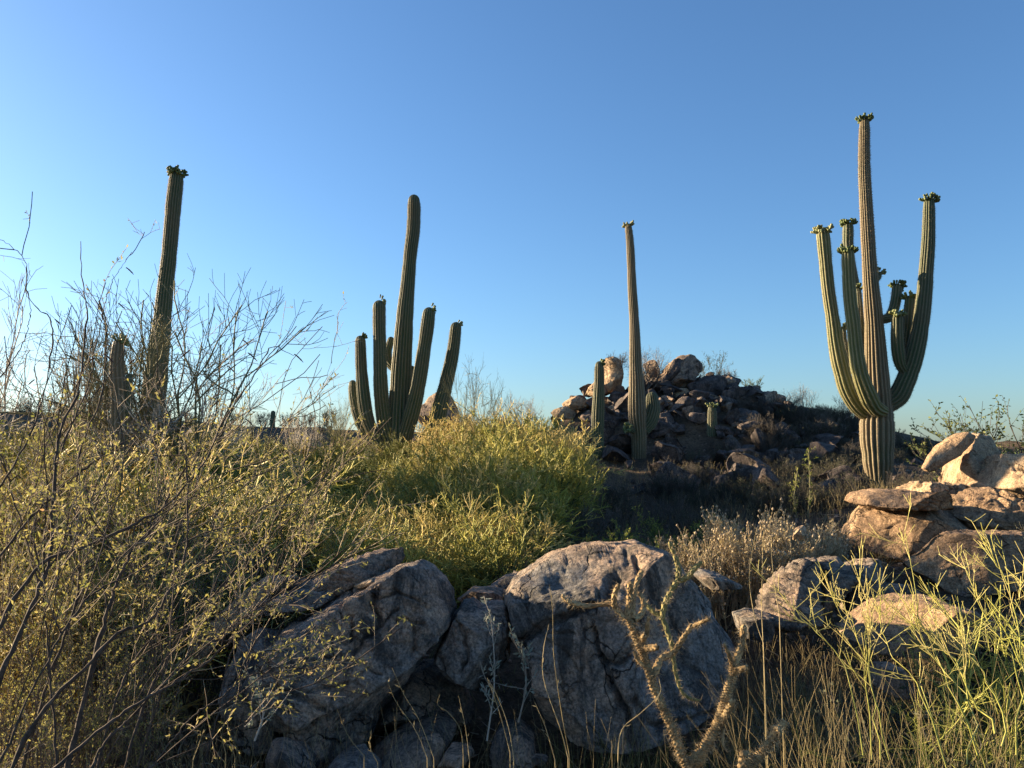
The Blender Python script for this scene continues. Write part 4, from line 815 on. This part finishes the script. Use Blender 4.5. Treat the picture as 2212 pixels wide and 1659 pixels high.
def slope_brush(n, u0, u1, v0, v1, label, group, kinds, smin, smax, y0=12, y1=40):
    for i in range(n):
        u, v = prng.uniform(u0, u1), prng.uniform(v0, v1); Y = ray_ground(u, v, y0, y1)
        if Y is None or (abs(u - 1380) < 25 and Y < 20.5) or (abs(u - 1292) < 22 and Y < 20.3) or (abs(u - 1540) < 20 and Y < 22) or (abs(u - 1899) < 45 and Y < 15.6): continue
        p = at(u, v, Y); s = prng.uniform(smin, smax); kd = kinds[int(prng.integers(len(kinds)))]
        kd.place((p[0], Y, p[2] - .05), prng.uniform(0, 6.28), s, label, group)
slope_brush(75, 1630, 1875, 885, 1010, 'dark brush covering the right shoulder of the pile', 'brush on the right shoulder', BRUSHK + DTWIGK, .35, .85)
slope_brush(15, 1440, 1860, 960, 1080, 'dark grey-green brush in shade on the slope right of the thin lone saguaro', 'brush on the shaded slope', BRUSHK + DTWIGK, .35, .7)
slope_brush(38, 1230, 1520, 1040, 1170, 'dim low brush on the flat at the foot of the rock pile', 'brush at the foot of the pile', BRUSHK + DTWIGK, .3, .65, 8.8)
slope_brush(50, 1480, 1860, 1000, 1150, 'dim brush on the flat behind the tan flowering bush', 'brush behind the flowering bush', BRUSHK, .35, .7)
slope_brush(8, 1400, 1700, 850, 920, 'dry twiggy brush growing between the boulders of the pile', 'brush between the pile boulders', DTWIGK, .25, .4)
slope_brush(10, 1930, 2010, 965, 1010, 'low brush on the dim slope right of the many-armed saguaro trunk', 'brush right of the many-armed saguaro', BRUSHK, .3, .6)
for i in range(34):                                     # the far ridge on the left and in the middle
    x = prng.uniform(-31, 3); y = prng.uniform(36, 47)
    BRUSHK[i % 3].place((x, y, T(x, y) - .05), prng.uniform(0, 6.28), prng.uniform(.7, 1.3), 'dark distant shrub on the ridge along the left skyline', 'shrubs on the far ridge')
# bushes in the middle ground, right of the thicket
for (u, Y, vt, kd, lab, w) in [
    (1440, 8.6, 1125, LIMEK, 'lime-green bush behind the broad rounded boulder', 1.2), (1495, 8.9, 1092, LIMEK, 'second lime-green bush, next to the tan flowering bush', 1.1),
    (1370, 8.2, 1128, LIMEK, 'low olive bush behind the left part of the broad rounded boulder', 1.3), (1290, 7.8, 1160, LIMEK, 'small green bush at the left shoulder of the broad rounded boulder', 1.2),
    (1240, 9.5, 1135, BRUSHK, 'brown dry bush right of the thicket', 1.3), (1175, 8.8, 1150, BRUSHK, 'dark dry bush in the shade at the corner of the thicket', 1.3), (1265, 12.5, 1055, LIMEK, 'rusty olive bush below the short unbranched saguaro', 1.0),
    (1330, 9.8, 1135, BRUSHK, 'grey dry bush behind the broad rounded boulder', 1.4), (1140, 7.4, 1190, BRUSHK, 'low dry bush over the small rocks between the big boulders', 1.2)]:
    put(kd, u, Y, vt, lab, 'bushes behind the big boulders', w)
put(TURPK, 1640, 7.9, 1082, 'large tan flowering bush with pale dry heads behind the layered slabs', None, 1.0)
put(TURPK, 1560, 7.7, 1125, 'left wing of tan flowering bushes beside the lime-green bush', None, 1.0)
put(TURPK, 1740, 8.2, 1120, 'tan flowering bush touching the overhanging brown boulder', None, 1.0)
put(DTWIGK, 1815, 8.6, 1150, 'orange-brown dry shrub under the overhanging brown boulder', None, 1.2)
put(CREOK, 2130, 12.3, 855, 'blue-green leafy shrub behind the two golden boulders', None, 1.15)
put(CREOK, 2235, 12.0, 860, 'leafy shrub at the right edge behind the golden boulders', None, 1.0)
put(DTWIGK, 1950, 11.8, 1000, 'dry twiggy shrub at the right foot of the many-armed saguaro', None, 1.1)
put(BRUSHK, 1985, 11.5, 1015, 'tan dry brush between the saguaro and the pale golden boulder', None, 1.3)
for (u, Y, vt, vb, ln) in [(1745, 11.5, 972, 1110, .12), (1722, 11.5, 1010, 1110, -.25)]:      # thin spiky wands in front of the slope
    rg = np.random.default_rng(int(u)); a, b = at(u + 2, vt, Y), at(u, vb, Y); b[2] = T(b[0], Y)
    P = spline([b, b * .6 + a * .4 + [ln * .2, 0, 0], a], 8)[None]; R = np.linspace(.012, .004, 8)[None]
    P1, R1 = grow(P, R, 26, .16, 1.0, rg, 3, .1, .2, .1, .5, .0025)
    rt = thing('spiky_wand_shrub', '%s thin thorny wand before the shaded slope' % ('taller straight' if ln > 0 else 'shorter crooked'), 'shrub', b, 'thorny wands')
    mesh_obj('branches', [(*tubes(P, R, 5), BARE_GREEN), (*tubes(P1, R1, 3), BARE_GREEN)], rt, b); mesh_obj('foliage', [(*leaves(P1, 5, .035, rg, .4), LIME_LEAF)], rt, b)

# ------------------------------------------------------------------ the near mesquite on the left
def hand_tubes(lines, K=14, m=6):
    """lines: (list of (u, v), Y0, Y1, r0, r1): a stem drawn through the points, its distance running from Y0 to Y1"""
    P, R = [], []
    for (uv, Y0, Y1, r0, r1) in lines:
        n = len(uv); Ys = np.linspace(Y0, Y1, n); P.append(spline([at(u, v, y) for (u, v), y in zip(uv, Ys)], K)); R.append(np.linspace(r0, r1, K))
    return np.array(P), np.array(R)
MB = np.array([-2.2, 3.0, 0.0]); MB[2] = T(MB[0], MB[1])
root = thing('mesquite_shrub', 'big thorny mesquite shrub filling the left side, dark bare stems and tiny brown-green leaves', 'shrub', MB)
rg = np.random.default_rng(901)
stems = [
    ([(-60, 1720), (0, 1466), (38, 1383), (83, 1277), (110, 1202), (125, 1032), (131, 934), (160, 870), (174, 799), (185, 692), (178, 620), (171, 522)], 3.2, 3.9, .020, .003),
    ([(-80, 1500), (0, 1350), (95, 1213), (189, 1175), (283, 1130), (363, 1081), (440, 990), (480, 906), (548, 799), (583, 742), (632, 762)], 2.9, 3.8, .014, .0022),
    ([(0, 1720), (87, 1534), (189, 1429), (246, 1361), (314, 1330), (363, 1266), (385, 1221), (400, 1145), (400, 1000), (398, 880)], 3.1, 3.9, .016, .004),
    ([(60, 1740), (113, 1659), (260, 1540), (378, 1467), (453, 1410), (560, 1300), (640, 1190)], 2.7, 3.5, .013, .003),
    ([(120, 1760), (160, 1600), (212, 1390), (242, 1296), (283, 1202), (340, 1138), (378, 1055), (420, 1000)], 3.6, 4.3, .022, .005),
    ([(180, 1700), (227, 1590), (320, 1504), (446, 1404), (510, 1395)], 2.9, 3.3, .010, .003),
    ([(20, 1760), (100, 1480), (165, 1300), (170, 1150), (168, 980), (215, 850), (225, 700), (180, 610)], 3.8, 4.3, .014, .003),
    ([(-40, 1100), (40, 980), (95, 850), (115, 700), (65, 640), (52, 548), (0, 505)], 3.4, 3.7, .008, .002),
    ([(120, 1010), (190, 820), (205, 720), (225, 610), (272, 530)], 3.9, 4.2, .007, .002),
    ([(-60, 1300), (60, 1130), (150, 1040), (260, 960), (330, 905), (420, 850)], 3.3, 4.0, .010, .002),
    ([(250, 1720), (300, 1560), (350, 1440), (420, 1330), (500, 1230), (590, 1130), (660, 1010), (690, 900), (680, 830), (700, 780)], 3.6, 4.6, .012, .002),
    ([(200, 1700), (260, 1500), (330, 1380), (470, 1280), (600, 1150), (720, 1000), (770, 900)], 3.8, 4.8, .010, .002),
    ([(-40, 900), (20, 790), (70, 700), (60, 600)], 3.6, 3.9, .006, .0018),
    ([(130, 1740), (105, 1480), (90, 1300), (60, 1150), (20, 1000), (-30, 880)], 3.6, 3.8, .009, .003),
    ([(290, 1740), (330, 1660), (420, 1560), (520, 1490), (560, 1420)], 2.9, 3.2, .007, .002),
    ([(-70, 1760), (0, 1640), (120, 1400), (210, 1290), (330, 1240), (430, 1210)], 2.6, 3.0, .009, .0025),
    ([(270, 1750), (300, 1650), (350, 1480), (340, 1300), (390, 1130), (470, 1010)], 4.0, 4.4, .012, .003),
    ([(430, 1700), (470, 1540), (500, 1400), (580, 1260), (640, 1120), (700, 1010)], 4.3, 4.8, .010, .0025),
    ([(380, 1500), (450, 1300), (520, 1100), (560, 1000), (600, 930), (680, 860), (715, 780)], 4.4, 4.7, .004, .0015),
]
P0, R0 = hand_tubes(stems, 60); R0 = R0 * .58 * (1 + .16 * rg.normal(size=R0.shape) + .5 * (rg.random(R0.shape) < .06)); P0[:, 2:] += rg.normal(size=P0[:, 2:].shape) * .002 + .0022 * np.cumsum(rg.normal(size=(len(P0), 58, 3)), 1)
def low_only(P, R, keep_above, rg):
    """growth gets sparse on the highest stems"""
    Pm = P[:, 1]; vv = 980 - (Pm[:, 2] - CAM_Z) / Pm[:, 1] * F; k = rg.random(len(P)) < np.clip((vv - 760) / 220, keep_above, 1); return P[k], R[k]
P1, R1 = grow(P0, R0, 9, .75, .38, rg, 7, .12, .12, .15, .45, .0022, .5); P1, R1 = low_only(P1, R1, .22, rg)
P2, R2 = grow(P1, R1, 5, .28, .55, rg, 5, .1, .08, .18, .6, .0013); P2, R2 = low_only(P2, R2, .4, rg)
P3, R3 = grow(P2, R2, 2, .08, .7, rg, 3, .1, .05, .1, .8, .0010)
mesh_obj('stems', [(*tubes(P0, R0, 7), MES_BARK), (*tubes(P1, R1, 4), MES_BARK)], root, MB)
mesh_obj('twigs', [(*tubes(P2, R2, 3), MES_TWIG), (*tubes(P3, R3, 3), MES_TWIG)], root, MB)
PL, _ = low_only(P2, R2, .15, rg); PL3, _ = low_only(P3, R3, .15, rg)
mesh_obj('foliage', [(*leaves(PL, 6, .019, rg, .36), MES_LEAF), (*leaves(PL3, 4, .017, rg, .38), MES_LEAF), (*leaves(PL[::14], 1, .022, rg, .45), DRY_LEAF)], root, MB)
pods = [(272, 578, 1), (205, 772, -1), (225, 765, 1), (155, 807, -1), (490, 790, 1), (525, 735, 1), (535, 762, 1), (410, 757, -1), (635, 765, 1), (475, 865, -1), (118, 690, 1), (255, 655, 1), (530, 905, 1), (290, 777, -1), (152, 822, 1), (75, 820, -1)]
pv = []
for (u, v, s) in pods:
    a = at(u, v, 3.8); L = rg.uniform(.035, .06); K = 9; t = np.linspace(0, 1, K); line = a + np.stack([s * t * L * .8, 0 * t, -L * .7 * t ** 1.3], 1)
    r = .0016 + .0028 * abs(np.sin(t * math.pi * 3.5)) * np.sin(t * math.pi) ** .4; pv.append(tubes(line[None], r[None], 6))
off = 0; VV, FF = [], []
for v_, f_ in pv: VV.append(v_); FF.append(f_ + off); off += len(v_)
for v_, f_ in pv: mesh_obj('seed_pod', [(v_, f_, POD)], root, MB)

def filler_mesquite(seed, leafm, H=2.0):
    rng = np.random.default_rng(seed)
    P0, R0 = base_fan(11, rng, H * .8, .75, 7, .016, .11, .08, .005)
    P1, R1 = grow(P0, R0, 7, H * .42, .45, rng, 6, .15, .12, .15, .55, .003)
    P2, R2 = grow(P1, R1, 7, H * .16, .6, rng, 4, .1, .1, .15, .65, .0016)
    return [('stems', [(*tubes(P0, R0, 6), MES_BARK), (*tubes(P1, R1, 4), MES_BARK), (*tubes(P2, R2, 3), MES_TWIG)]), ('foliage', [(*leaves(P2, 9, .024, rng, .42), leafm)])]
MESK = [Kind('mesquite_bush', 'bush', filler_mesquite(910 + i, MES_LEAF), 1.9) for i in range(2)]
for (u, Y, vt, lab) in [(40, 6.0, 880, 'leafy mesquite bush at the left edge behind the big near one'), (180, 6.4, 900, 'leafy mesquite bush under the short stout saguaro'), (320, 6.2, 930, 'leafy mesquite bush under the tall leaning saguaro'),
                        (120, 5.0, 1080, 'brown mesquite bush low at the left edge'), (270, 5.2, 1110, 'brown mesquite bush in the middle of the left tangle'), (400, 5.8, 1090, 'olive mesquite bush left of the long pale slab'),
                        (520, 6.6, 1080, 'olive mesquite bush above the long pale slab'), (20, 4.4, 1270, 'brown mesquite bush in the lower left corner'), (110, 4.0, 1400, 'second brown mesquite bush, low beside the lower left corner'), (260, 4.3, 1440, 'low brown mesquite bush over the grey pointed rock'), (340, 4.8, 1300, 'brown mesquite bush right above the small pinkish rock'), (200, 4.6, 1300, 'brown mesquite bush above the small pinkish rock'), (640, 7.0, 1060, 'olive mesquite bush behind the sunlit leaning slab')]:
    put(MESK, u, Y, vt, lab, 'mesquite bushes behind the near one', .8)

# ------------------------------------------------------------------ cholla
def tubercle_stem(line, rad, seed, m=14, step=.0032):
    """knobbly cholla joint: a tube whose skin swells into spiral rows of tubercles, spines from each"""
    rng = np.random.default_rng(seed); P = np.asarray(line); L = np.linalg.norm(np.diff(P, axis=0), axis=1).sum(); n = max(8, int(L / step)); m = 28
    S = spline(np.hstack([P, np.asarray(rad)[:, None]]), n); C, R = S[:, :3], S[:, 3]
    R = R.copy(); R[-3:] *= [.9, .7, .3]
    Tn = unit(np.gradient(C, axis=0)); A = np.zeros((n, 3)); a = unit(np.cross(Tn[0], [.3, 1, .2]))
    for i in range(n): a = unit(a - Tn[i] * (a @ Tn[i])); A[i] = a
    B = np.cross(Tn, A); ph = np.arange(m) * 2 * math.pi / m; s = np.linspace(0, L, n)
    q = 5; a1 = np.cos(q * ph[None] + s[:, None] * 270); a2 = np.cos(-q * ph[None] + s[:, None] * 270)
    wob = np.stack([np.repeat(s * 18, m), np.tile(np.cos(ph) * 1.2, n), np.tile(np.sin(ph) * 1.2, n) + seed * 3.1], 1); wob = fbm(wob, 3, seed).reshape(n, m)
    a1 = np.cos(q * ph[None] + s[:, None] * 270 + 2.2 * wob); a2 = np.cos(-q * ph[None] + s[:, None] * 270 + 1.7 * wob)
    jl = rng.uniform(.08, .12); jt = (s / jl) % 1.0; joint = 1 - .30 * np.exp(-(np.minimum(jt, 1 - jt) / .09) ** 2) * (s > jl * .5); R = R * joint * (1 + .10 * wob.mean(1))
    bumpv = .5 + .25 * (a1 + a2) * (1 + .35 * wob); prof = .76 + .42 * np.clip(bumpv, 0, 1) ** 1.3
    V = (C[:, None] + (R[:, None] * prof)[..., None] * (np.cos(ph)[None, :, None] * A[:, None] + np.sin(ph)[None, :, None] * B[:, None])).reshape(-1, 3)
    i, j = np.meshgrid(np.arange(n - 1), np.arange(m), indexing='ij'); b = i * m; j2 = (j + 1) % m
    Fq = np.stack([b + j, b + j2, b + m + j2, b + m + j], -1).reshape(-1, 4)
    pk = np.argwhere(bumpv > .90); pk = pk[rng.random(len(pk)) < .5]
    o = np.cos(ph[pk[:, 1]])[:, None] * A[pk[:, 0]] + np.sin(ph[pk[:, 1]])[:, None] * B[pk[:, 0]]; base = C[pk[:, 0]] + o * (R[pk[:, 0]] * 1.12)[:, None]
    base = np.repeat(base, 3, 0); o = np.repeat(o, 3, 0); d = unit(o + .55 * rng.normal(size=o.shape)); w = unit(np.cross(d, rng.normal(size=d.shape))) * .0006; l = rng.uniform(.010, .028, (len(d), 1))
    SV = np.stack([base - w, base + w, base + d * l], 1).reshape(-1, 3)
    return (V, Fq, np.clip((bumpv.ravel() - .72) / .2, 0, 1)), (SV, np.arange(len(SV)).reshape(-1, 3))
CHY = 2.9; cb = at(1500, 1700, CHY); cb[2] = T(cb[0], CHY)
chroot = thing('cholla_cactus', 'knobbly branching cholla cactus, forked low, sunlit on its left side', 'cactus', cb)
def ch(name, pts, r0, r1, seed, y0=CHY, y1=CHY, mat=CHOLLA, ext=None):
    r0, r1 = r0 * .8, r1 * .8
    uv = c6(pts); n = len(uv); Ys = np.linspace(y0, y1, n); line = [at(u, v, y) for (u, v), y in zip(uv, Ys)]; rad = list(np.linspace(r0, r1, n) * .3333 * px(CHY))
    if ext is not None: line = [np.array(ext)] + line; rad = [rad[0]] + rad
    a, s = tubercle_stem(line, rad, seed); mesh_obj(name, [(a[0], a[1], mat), (*s, CHOLLA_SP)], chroot, cb, attr=('areole', a[2]))
e0 = cb + np.array([-.02, 0, -.03])
ch('stem', [(1400, 1740), (1365, 1670), (1310, 1540), (1250, 1380), (1190, 1250), (1130, 1100), (1085, 960), (1045, 860), (1000, 745), (965, 650)], 44, 30, 1, ext=e0)
ch('stem', [(1410, 1740), (1430, 1610), (1475, 1520), (1540, 1400), (1575, 1310), (1610, 1190), (1645, 1080), (1662, 990)], 46, 34, 2, CHY, CHY - .05, ext=e0)
ch('branch', [(965, 690), (985, 590), (985, 520), (990, 450)], 30, 24, 3)
ch('branch', [(1000, 690), (1005, 560), (1030, 460), (1065, 375)], 28, 20, 4, CHY, CHY + .08)
ch('branch', [(960, 690), (910, 640), (860, 595), (720, 610), (620, 590), (570, 570), (545, 535)], 26, 17, 5, CHY, CHY + .06)
ch('branch', [(885, 610), (885, 540), (915, 465)], 24, 17, 6, CHY, CHY - .04)
ch('branch', [(1010, 700), (1060, 660), (1075, 590), (1040, 520)], 26, 18, 7, CHY, CHY + .05)
ch('branch', [(1060, 860), (1095, 780), (1100, 720), (1115, 670)], 22, 15, 8, CHY, CHY - .04)
ch('branch', [(1070, 880), (1120, 880), (1170, 875)], 34, 24, 9, CHY, CHY - .08)
ch('branch', [(1060, 830), (1080, 800)], 30, 22, 10, CHY, CHY - .05)
ch('branch', [(1120, 1080), (1160, 1010), (1190, 950), (1270, 915)], 34, 24, 11, CHY, CHY + .05)
ch('branch', [(1265, 915), (1310, 850), (1350, 790), (1395, 725)], 24, 19, 12, CHY + .05, CHY + .02)
ch('branch', [(1395, 740), (1450, 715), (1505, 690)], 16, 12, 13, CHY + .02, CHY - .05)
ch('branch', [(1270, 900), (1240, 810), (1200, 700), (1130, 640), (1080, 590)], 22, 17, 14, CHY + .05, CHY + .15, CHOLLA_G)
ch('branch', [(1190, 700), (1215, 590), (1255, 510), (1300, 435)], 22, 24, 15, CHY + .1, CHY + .12, CHOLLA_G)
ch('branch', [(1300, 440), (1300, 360), (1275, 280), (1240, 190)], 24, 16, 16, CHY + .12, CHY + .12, CHOLLA_G)
ch('branch', [(1310, 445), (1360, 420), (1400, 370), (1455, 320)], 26, 20, 17, CHY + .12, CHY + .08, CHOLLA_G)
ch('branch', [(1265, 930), (1285, 1050), (1320, 1160), (1380, 1210), (1445, 1222)], 18, 11, 18, CHY + .06, CHY + .02, CHOLLA_G)
ch('branch', [(1660, 990), (1690, 920), (1715, 830), (1725, 730)], 30, 24, 19, CHY - .05, CHY - .05)
ch('branch', [(1650, 1000), (1630, 930), (1595, 850)], 20, 12, 20, CHY - .05, CHY - .1)
ch('branch', [(1660, 1015), (1710, 1015), (1755, 1005)], 32, 26, 21, CHY - .05, CHY - .1)
ch('branch', [(1570, 1370), (1620, 1290), (1655, 1215)], 34, 22, 22, CHY - .02, CHY - .1)
ch('branch', [(1590, 1400), (1590, 1500), (1620, 1560)], 14, 9, 23, CHY - .02, CHY - .05)
ch('branch', [(1090, 1010), (1040, 960), (1010, 900)], 18, 12, 24, CHY, CHY - .03)
ch2 = at(1622, 1700, 2.75); ch2[2] = T(ch2[0], 2.75); ch_first, cb_first = chroot, cb
chroot = thing('cholla_cactus', 'dark low cholla limb leaning right beside the forked cholla', 'cactus', ch2); cb = ch2
ch('stem', [(1720, 1720), (1770, 1640), (1850, 1550), (1920, 1460), (1991, 1350)], 38, 30, 25, 2.75, 2.75, ext=ch2)
ch('branch', [(1900, 1480), (1930, 1400), (1960, 1420)], 26, 16, 26, 2.75, 2.7)

# ------------------------------------------------------------------ right foreground: green palo verde sapling and grass
PB = at(2150, 1700, 2.7); PB[2] = T(PB[0], 2.7)
root = thing('palo_verde_sapling', 'leafless bright yellow-green palo verde sapling with straight spiny twigs at lower right', 'shrub', PB)
rg = np.random.default_rng(77)
hand = [
    (c7([(1130, 1500), (1100, 1440), (1030, 1310), (950, 1160), (880, 1080), (780, 960), (780, 850), (740, 700), (712, 555)]), 2.7, 3.0, .0075, .0016),
    (c7([(1160, 1560), (1150, 1350), (1060, 1180), (960, 1060), (890, 900)]), 2.6, 2.8, .006, .0014),
    (c7([(1230, 1600), (1240, 1250), (1240, 1020), (1200, 850), (1170, 760), (1120, 690)]), 2.8, 3.0, .007, .0014),
    (c7([(1280, 1600), (1310, 1150), (1280, 950), (1230, 860), (1260, 760)]), 2.6, 2.8, .006, .0014),
    (c7([(1050, 1600), (940, 1280), (840, 1150), (760, 1010), (640, 880)]), 2.7, 2.9, .006, .0014),
    (c7([(600, 1620), (560, 1300), (560, 1000), (565, 830)]), 2.9, 3.1, .005, .0014),
    (c7([(560, 1620), (540, 1250), (520, 960), (505, 795)]), 3.0, 3.1, .005, .0014),
    (c7([(520, 1600), (440, 1200), (330, 1060), (230, 960), (155, 850)]), 2.9, 3.2, .005, .0014),
    (c7([(640, 1620), (560, 1240), (460, 980), (375, 845)]), 3.0, 3.2, .005, .0014),
    (c7([(900, 1640), (800, 1350), (700, 1180), (620, 1060), (600, 900)]), 2.7, 3.0, .005, .0014),
    (c7([(1000, 1640), (1020, 1350), (980, 1150), (975, 1000)]), 2.5, 2.7, .005, .0014),
    (c7([(1300, 1500), (1230, 1150), (1100, 1000), (1010, 800), (1030, 700)]), 2.9, 3.1, .005, .0014),
]
P0, R0 = hand_tubes(hand, 12); R0 = R0 * .5; P0[:, 1:-1] += rg.normal(size=P0[:, 1:-1].shape) * .008
P1, R1 = grow(P0, R0, 10, .22, .6, rg, 4, .25, .12, .10, .55, .0012, .5)
P2, R2 = grow(P1, R1, 4, .075, .6, rg, 3, .1, .1, .08, .8, .0008, .4)
mesh_obj('stems', [(*tubes(P0, R0, 6), PV_NEAR)], root, PB); mesh_obj('twigs', [(*tubes(P1, R1, 4), PV_NEAR), (*tubes(P2, R2, 3), PV_NEAR)], root, PB)
NPV = Kind('palo_verde_bush', 'bush', fine_shrub(490, 1.3, .9, PV_NEAR, PV_NEAR, .8, .0011), 1.25)
put([NPV], 2235, 4.2, 1320, 'yellow-green bush at the right edge below the big smooth tan boulder', None, 1.0)
put([NPV], 2130, 3.7, 1530, 'tangled green bush in the lower right corner', None, 1.2)
put(BRUSHK, 1960, 4.2, 1480, 'low brown bush in the grass left of the lower right corner', None, 1.4)
put(BRUSHK, 1850, 4.4, 1500, 'small dry bush right of the cholla', None, 1.3)
put(BRUSHK, 2180, 4.6, 1330, 'dry brown bush behind the yellow-green twigs at lower right', None, 1.3)
put(BRUSHK, 2080, 5.2, 1300, 'small brown bush in front of the big smooth tan boulder', None, 1.2)

def grass_patch(n, ufun, yfun, hmin, hmax, seed, mat, r=.0011, bend=.35):
    rng = np.random.default_rng(seed); y = yfun(rng, n); u = ufun(rng, n); x = (u - CU) / F * y; z = terrA(x, y)
    d = np.stack([bend * rng.normal(size=n), bend * rng.normal(size=n), np.ones(n)], 1); h = rng.uniform(hmin, hmax, n)
    P, R = walk(np.stack([x, y, z - .02], 1), d, h, 7, rng, .12, .02, r * rng.uniform(.8, 1.6, n), r * .45)
    return tubes(P, R, 3) + (mat,)
U = lambda a, b: (lambda r, n: r.uniform(a, b, n))
gr = [grass_patch(1500, U(1560, 2260), U(4.0, 6.2), .3, .8, 1, GRASS, .0014, .3), grass_patch(500, U(1600, 2260), U(3.2, 4.2), .6, 1.05, 21, GRASS, .0012, .22),
      grass_patch(500, U(1650, 2260), U(3.6, 5.6), .4, .8, 2, GRASS_G, .0014), grass_patch(90, U(760, 1160), U(3.8, 4.9), .35, .8, 3, GRASS, .0012, .2),
      grass_patch(420, U(1180, 1600), U(4.0, 4.7), .25, .6, 4, GRASS_G, .0013), grass_patch(130, U(1150, 1600), U(3.6, 4.7), .4, .85, 5, GRASS, .0012), grass_patch(120, U(380, 800), U(3.8, 4.8), .3, .7, 6, GRASS, .0012), grass_patch(500, U(-60, 560), U(4.0, 6.0), .2, .6, 7, GRASS, .0014)]
tag(mesh_obj('dry_grass', gr), 'straw-coloured and olive grass stalks in front of the boulders', 'grass', kind='stuff')
gr2 = [grass_patch(3800, U(1150, 1900), U(7.2, 18), .12, .42, 11, GRASS, .0024), grass_patch(900, U(1880, 2100), U(10.5, 13.5), .12, .4, 12, GRASS, .0022), grass_patch(900, U(300, 1250), U(6.0, 12), .1, .3, 13, GRASS_G, .0025)]
tag(mesh_obj('low_grass', gr2), 'low dry grass on the flat behind the boulders', 'grass', kind='stuff')
rgp = np.random.default_rng(8); n = 5200                # gravel and litter
yy = 3.6 + 20 * rgp.random(n) ** 1.6; uu = rgp.uniform(-60, 2270, n); xx = (uu - CU) / F * yy; zz = terrA(xx, yy); d0, f0 = ico(1)
rr = rgp.uniform(.008, .03, n) * (1 + .04 * yy); ax = rgp.uniform(.5, 1.2, (n, 3)); Vg = (d0[None] * ax[:, None] * rr[:, None, None] * (1 + .3 * rgp.normal(size=(n, len(d0), 1)) * .4) + np.stack([xx, yy, zz], 1)[:, None]).reshape(-1, 3)
tag(mesh_obj('gravel', [(Vg, (f0[None] + (np.arange(n) * len(d0))[:, None, None]).reshape(-1, 3), ROCK_HILL)], smooth=False), 'loose gravel over the desert floor', 'gravel', kind='stuff')
st = np.stack([xx[::4], yy[::4], zz[::4] + .02], 1) + rgp.normal(size=(len(xx[::4]), 3)) * [.3, .3, .01]; st[:, 2] = terrA(st[:, 0], st[:, 1]) + .015
dd = rgp.normal(size=st.shape); dd[:, 2] *= .08; Pl, Rl = walk(st, dd, rgp.uniform(.1, .4, len(st)), 4, rgp, .2, 0, .004, .002)
tag(mesh_obj('fallen_twigs', [(*tubes(Pl, Rl, 3), BARE_TWIG)]), 'dead fallen twigs strewn on the ground', 'twigs', kind='stuff')
for (u, Y) in [(2290, 9.5), (2420, 11), (2560, 13), (2330, 14), (2650, 16), (2480, 18), (2350, 7), (2700, 11), (2300, 20), (2560, 22), (2420, 8.2), (2800, 14)]:
    x = (u - CU) / F * Y; BRUSHK[Y > 12].place((x, Y, T(x, Y) - .04), u * .01, .7 + (u % 7) * .06, 'grey brush on the open ground beyond the right-hand rocks', 'brush beyond the right-hand rocks')
# tall single stalks that stand clear of the grass
stk = [(c6([(610, 1660), (560, 1400), (520, 1150), (490, 900), (485, 640), (465, 470)]), 3.3), (c6([(600, 1660), (540, 1420), (430, 1100), (425, 900), (460, 730)]), 3.2), (c6([(510, 1640), (440, 1400), (370, 1235)]), 3.1),
       (c6([(240, 1660), (200, 1400), (120, 1180), (60, 1075)]), 3.1), (c6([(905, 1660), (930, 1420), (1060, 1300), (1180, 1180), (1175, 1080)]), 2.8), (c5([(1620, 1660), (1500, 1350), (1400, 1180), (1325, 1010)]), 3.2),
       (c5([(1570, 1640), (1480, 1420), (1350, 1230), (1295, 1095)]), 3.3), (c5([(1160, 1600), (1040, 1450), (970, 1280)]), 3.3), (c5([(1240, 1640), (1180, 1520), (1190, 1440)]), 3.2), (c5([(1790, 1640), (1770, 1420), (1690, 1300), (1620, 1250), (1635, 1180)]), 3.2),
       (c5([(1830, 1640), (1800, 1400), (1755, 1190)]), 3.3), (c5([(2100, 1600), (2020, 1300), (1940, 1075)]), 3.2), (c6([(1870, 900), (1800, 700), (1760, 450), (1780, 250), (1810, 100)]), 3.6), (c6([(1850, 850), (1840, 600), (1850, 150)]), 3.7), (c6([(1960, 700), (1920, 450), (1900, 230)]), 3.7),
       (c5([(30, 1620), (60, 1540), (105, 1410)]), 3.0), (c5([(310, 1600), (290, 1540), (268, 1480)]), 3.0), (c5([(250, 1580), (225, 1480), (215, 1430)]), 3.0)]
for uv, Y in stk:
    P, R = hand_tubes([(uv, Y, Y, .0019, .0010)], 16); g = P[0, 0].copy(); g[2] = min(T(g[0], Y), g[2] - .05); P[0, 0] = g
    rg = np.random.default_rng(int(uv[0][0])); lv = leaves(P, 5, .02, rg, .2, .3, .25)
    tag(mesh_obj('grass_stalk', [(*tubes(P, R, 4), GRASS), (*lv, GRASS)], None, g), 'single tall dry straw stalk standing clear in front of the boulders', 'grass stalk', 'tall single stalks')
# pale sage sprigs in the dark gap between the boulders
for (u, vb, vt, Y, lab) in [(1062, 1600, 1340, 4.7, 'pale grey sage sprig in the gap between the two big boulders'), (1130, 1560, 1400, 4.6, 'smaller sage sprig low at the left of the broad boulder'), (560, 1600, 1490, 4.0, 'small leafy green sprig before the shadowed block')]:
    a, b = at(u, vt, Y), at(u - 10, vb, Y); rg = np.random.default_rng(int(u)); P = spline([b, (a + b) / 2 + [.03, 0, 0], a], 8)[None]; R = np.linspace(.006, .002, 8)[None]
    P1, R1 = grow(P, R, 12, .22, .7, rg, 5, .2, .3, .1, .6, .0016); rt = thing('sage_sprig', lab, 'plant', b)
    mesh_obj('branches', [(*tubes(P, R, 5), BARE_TWIG), (*tubes(P1, R1, 3), BARE_TWIG)], rt, b); mesh_obj('foliage', [(*leaves(P1, 8, .035, rg, .28), SAGE)], rt, b)
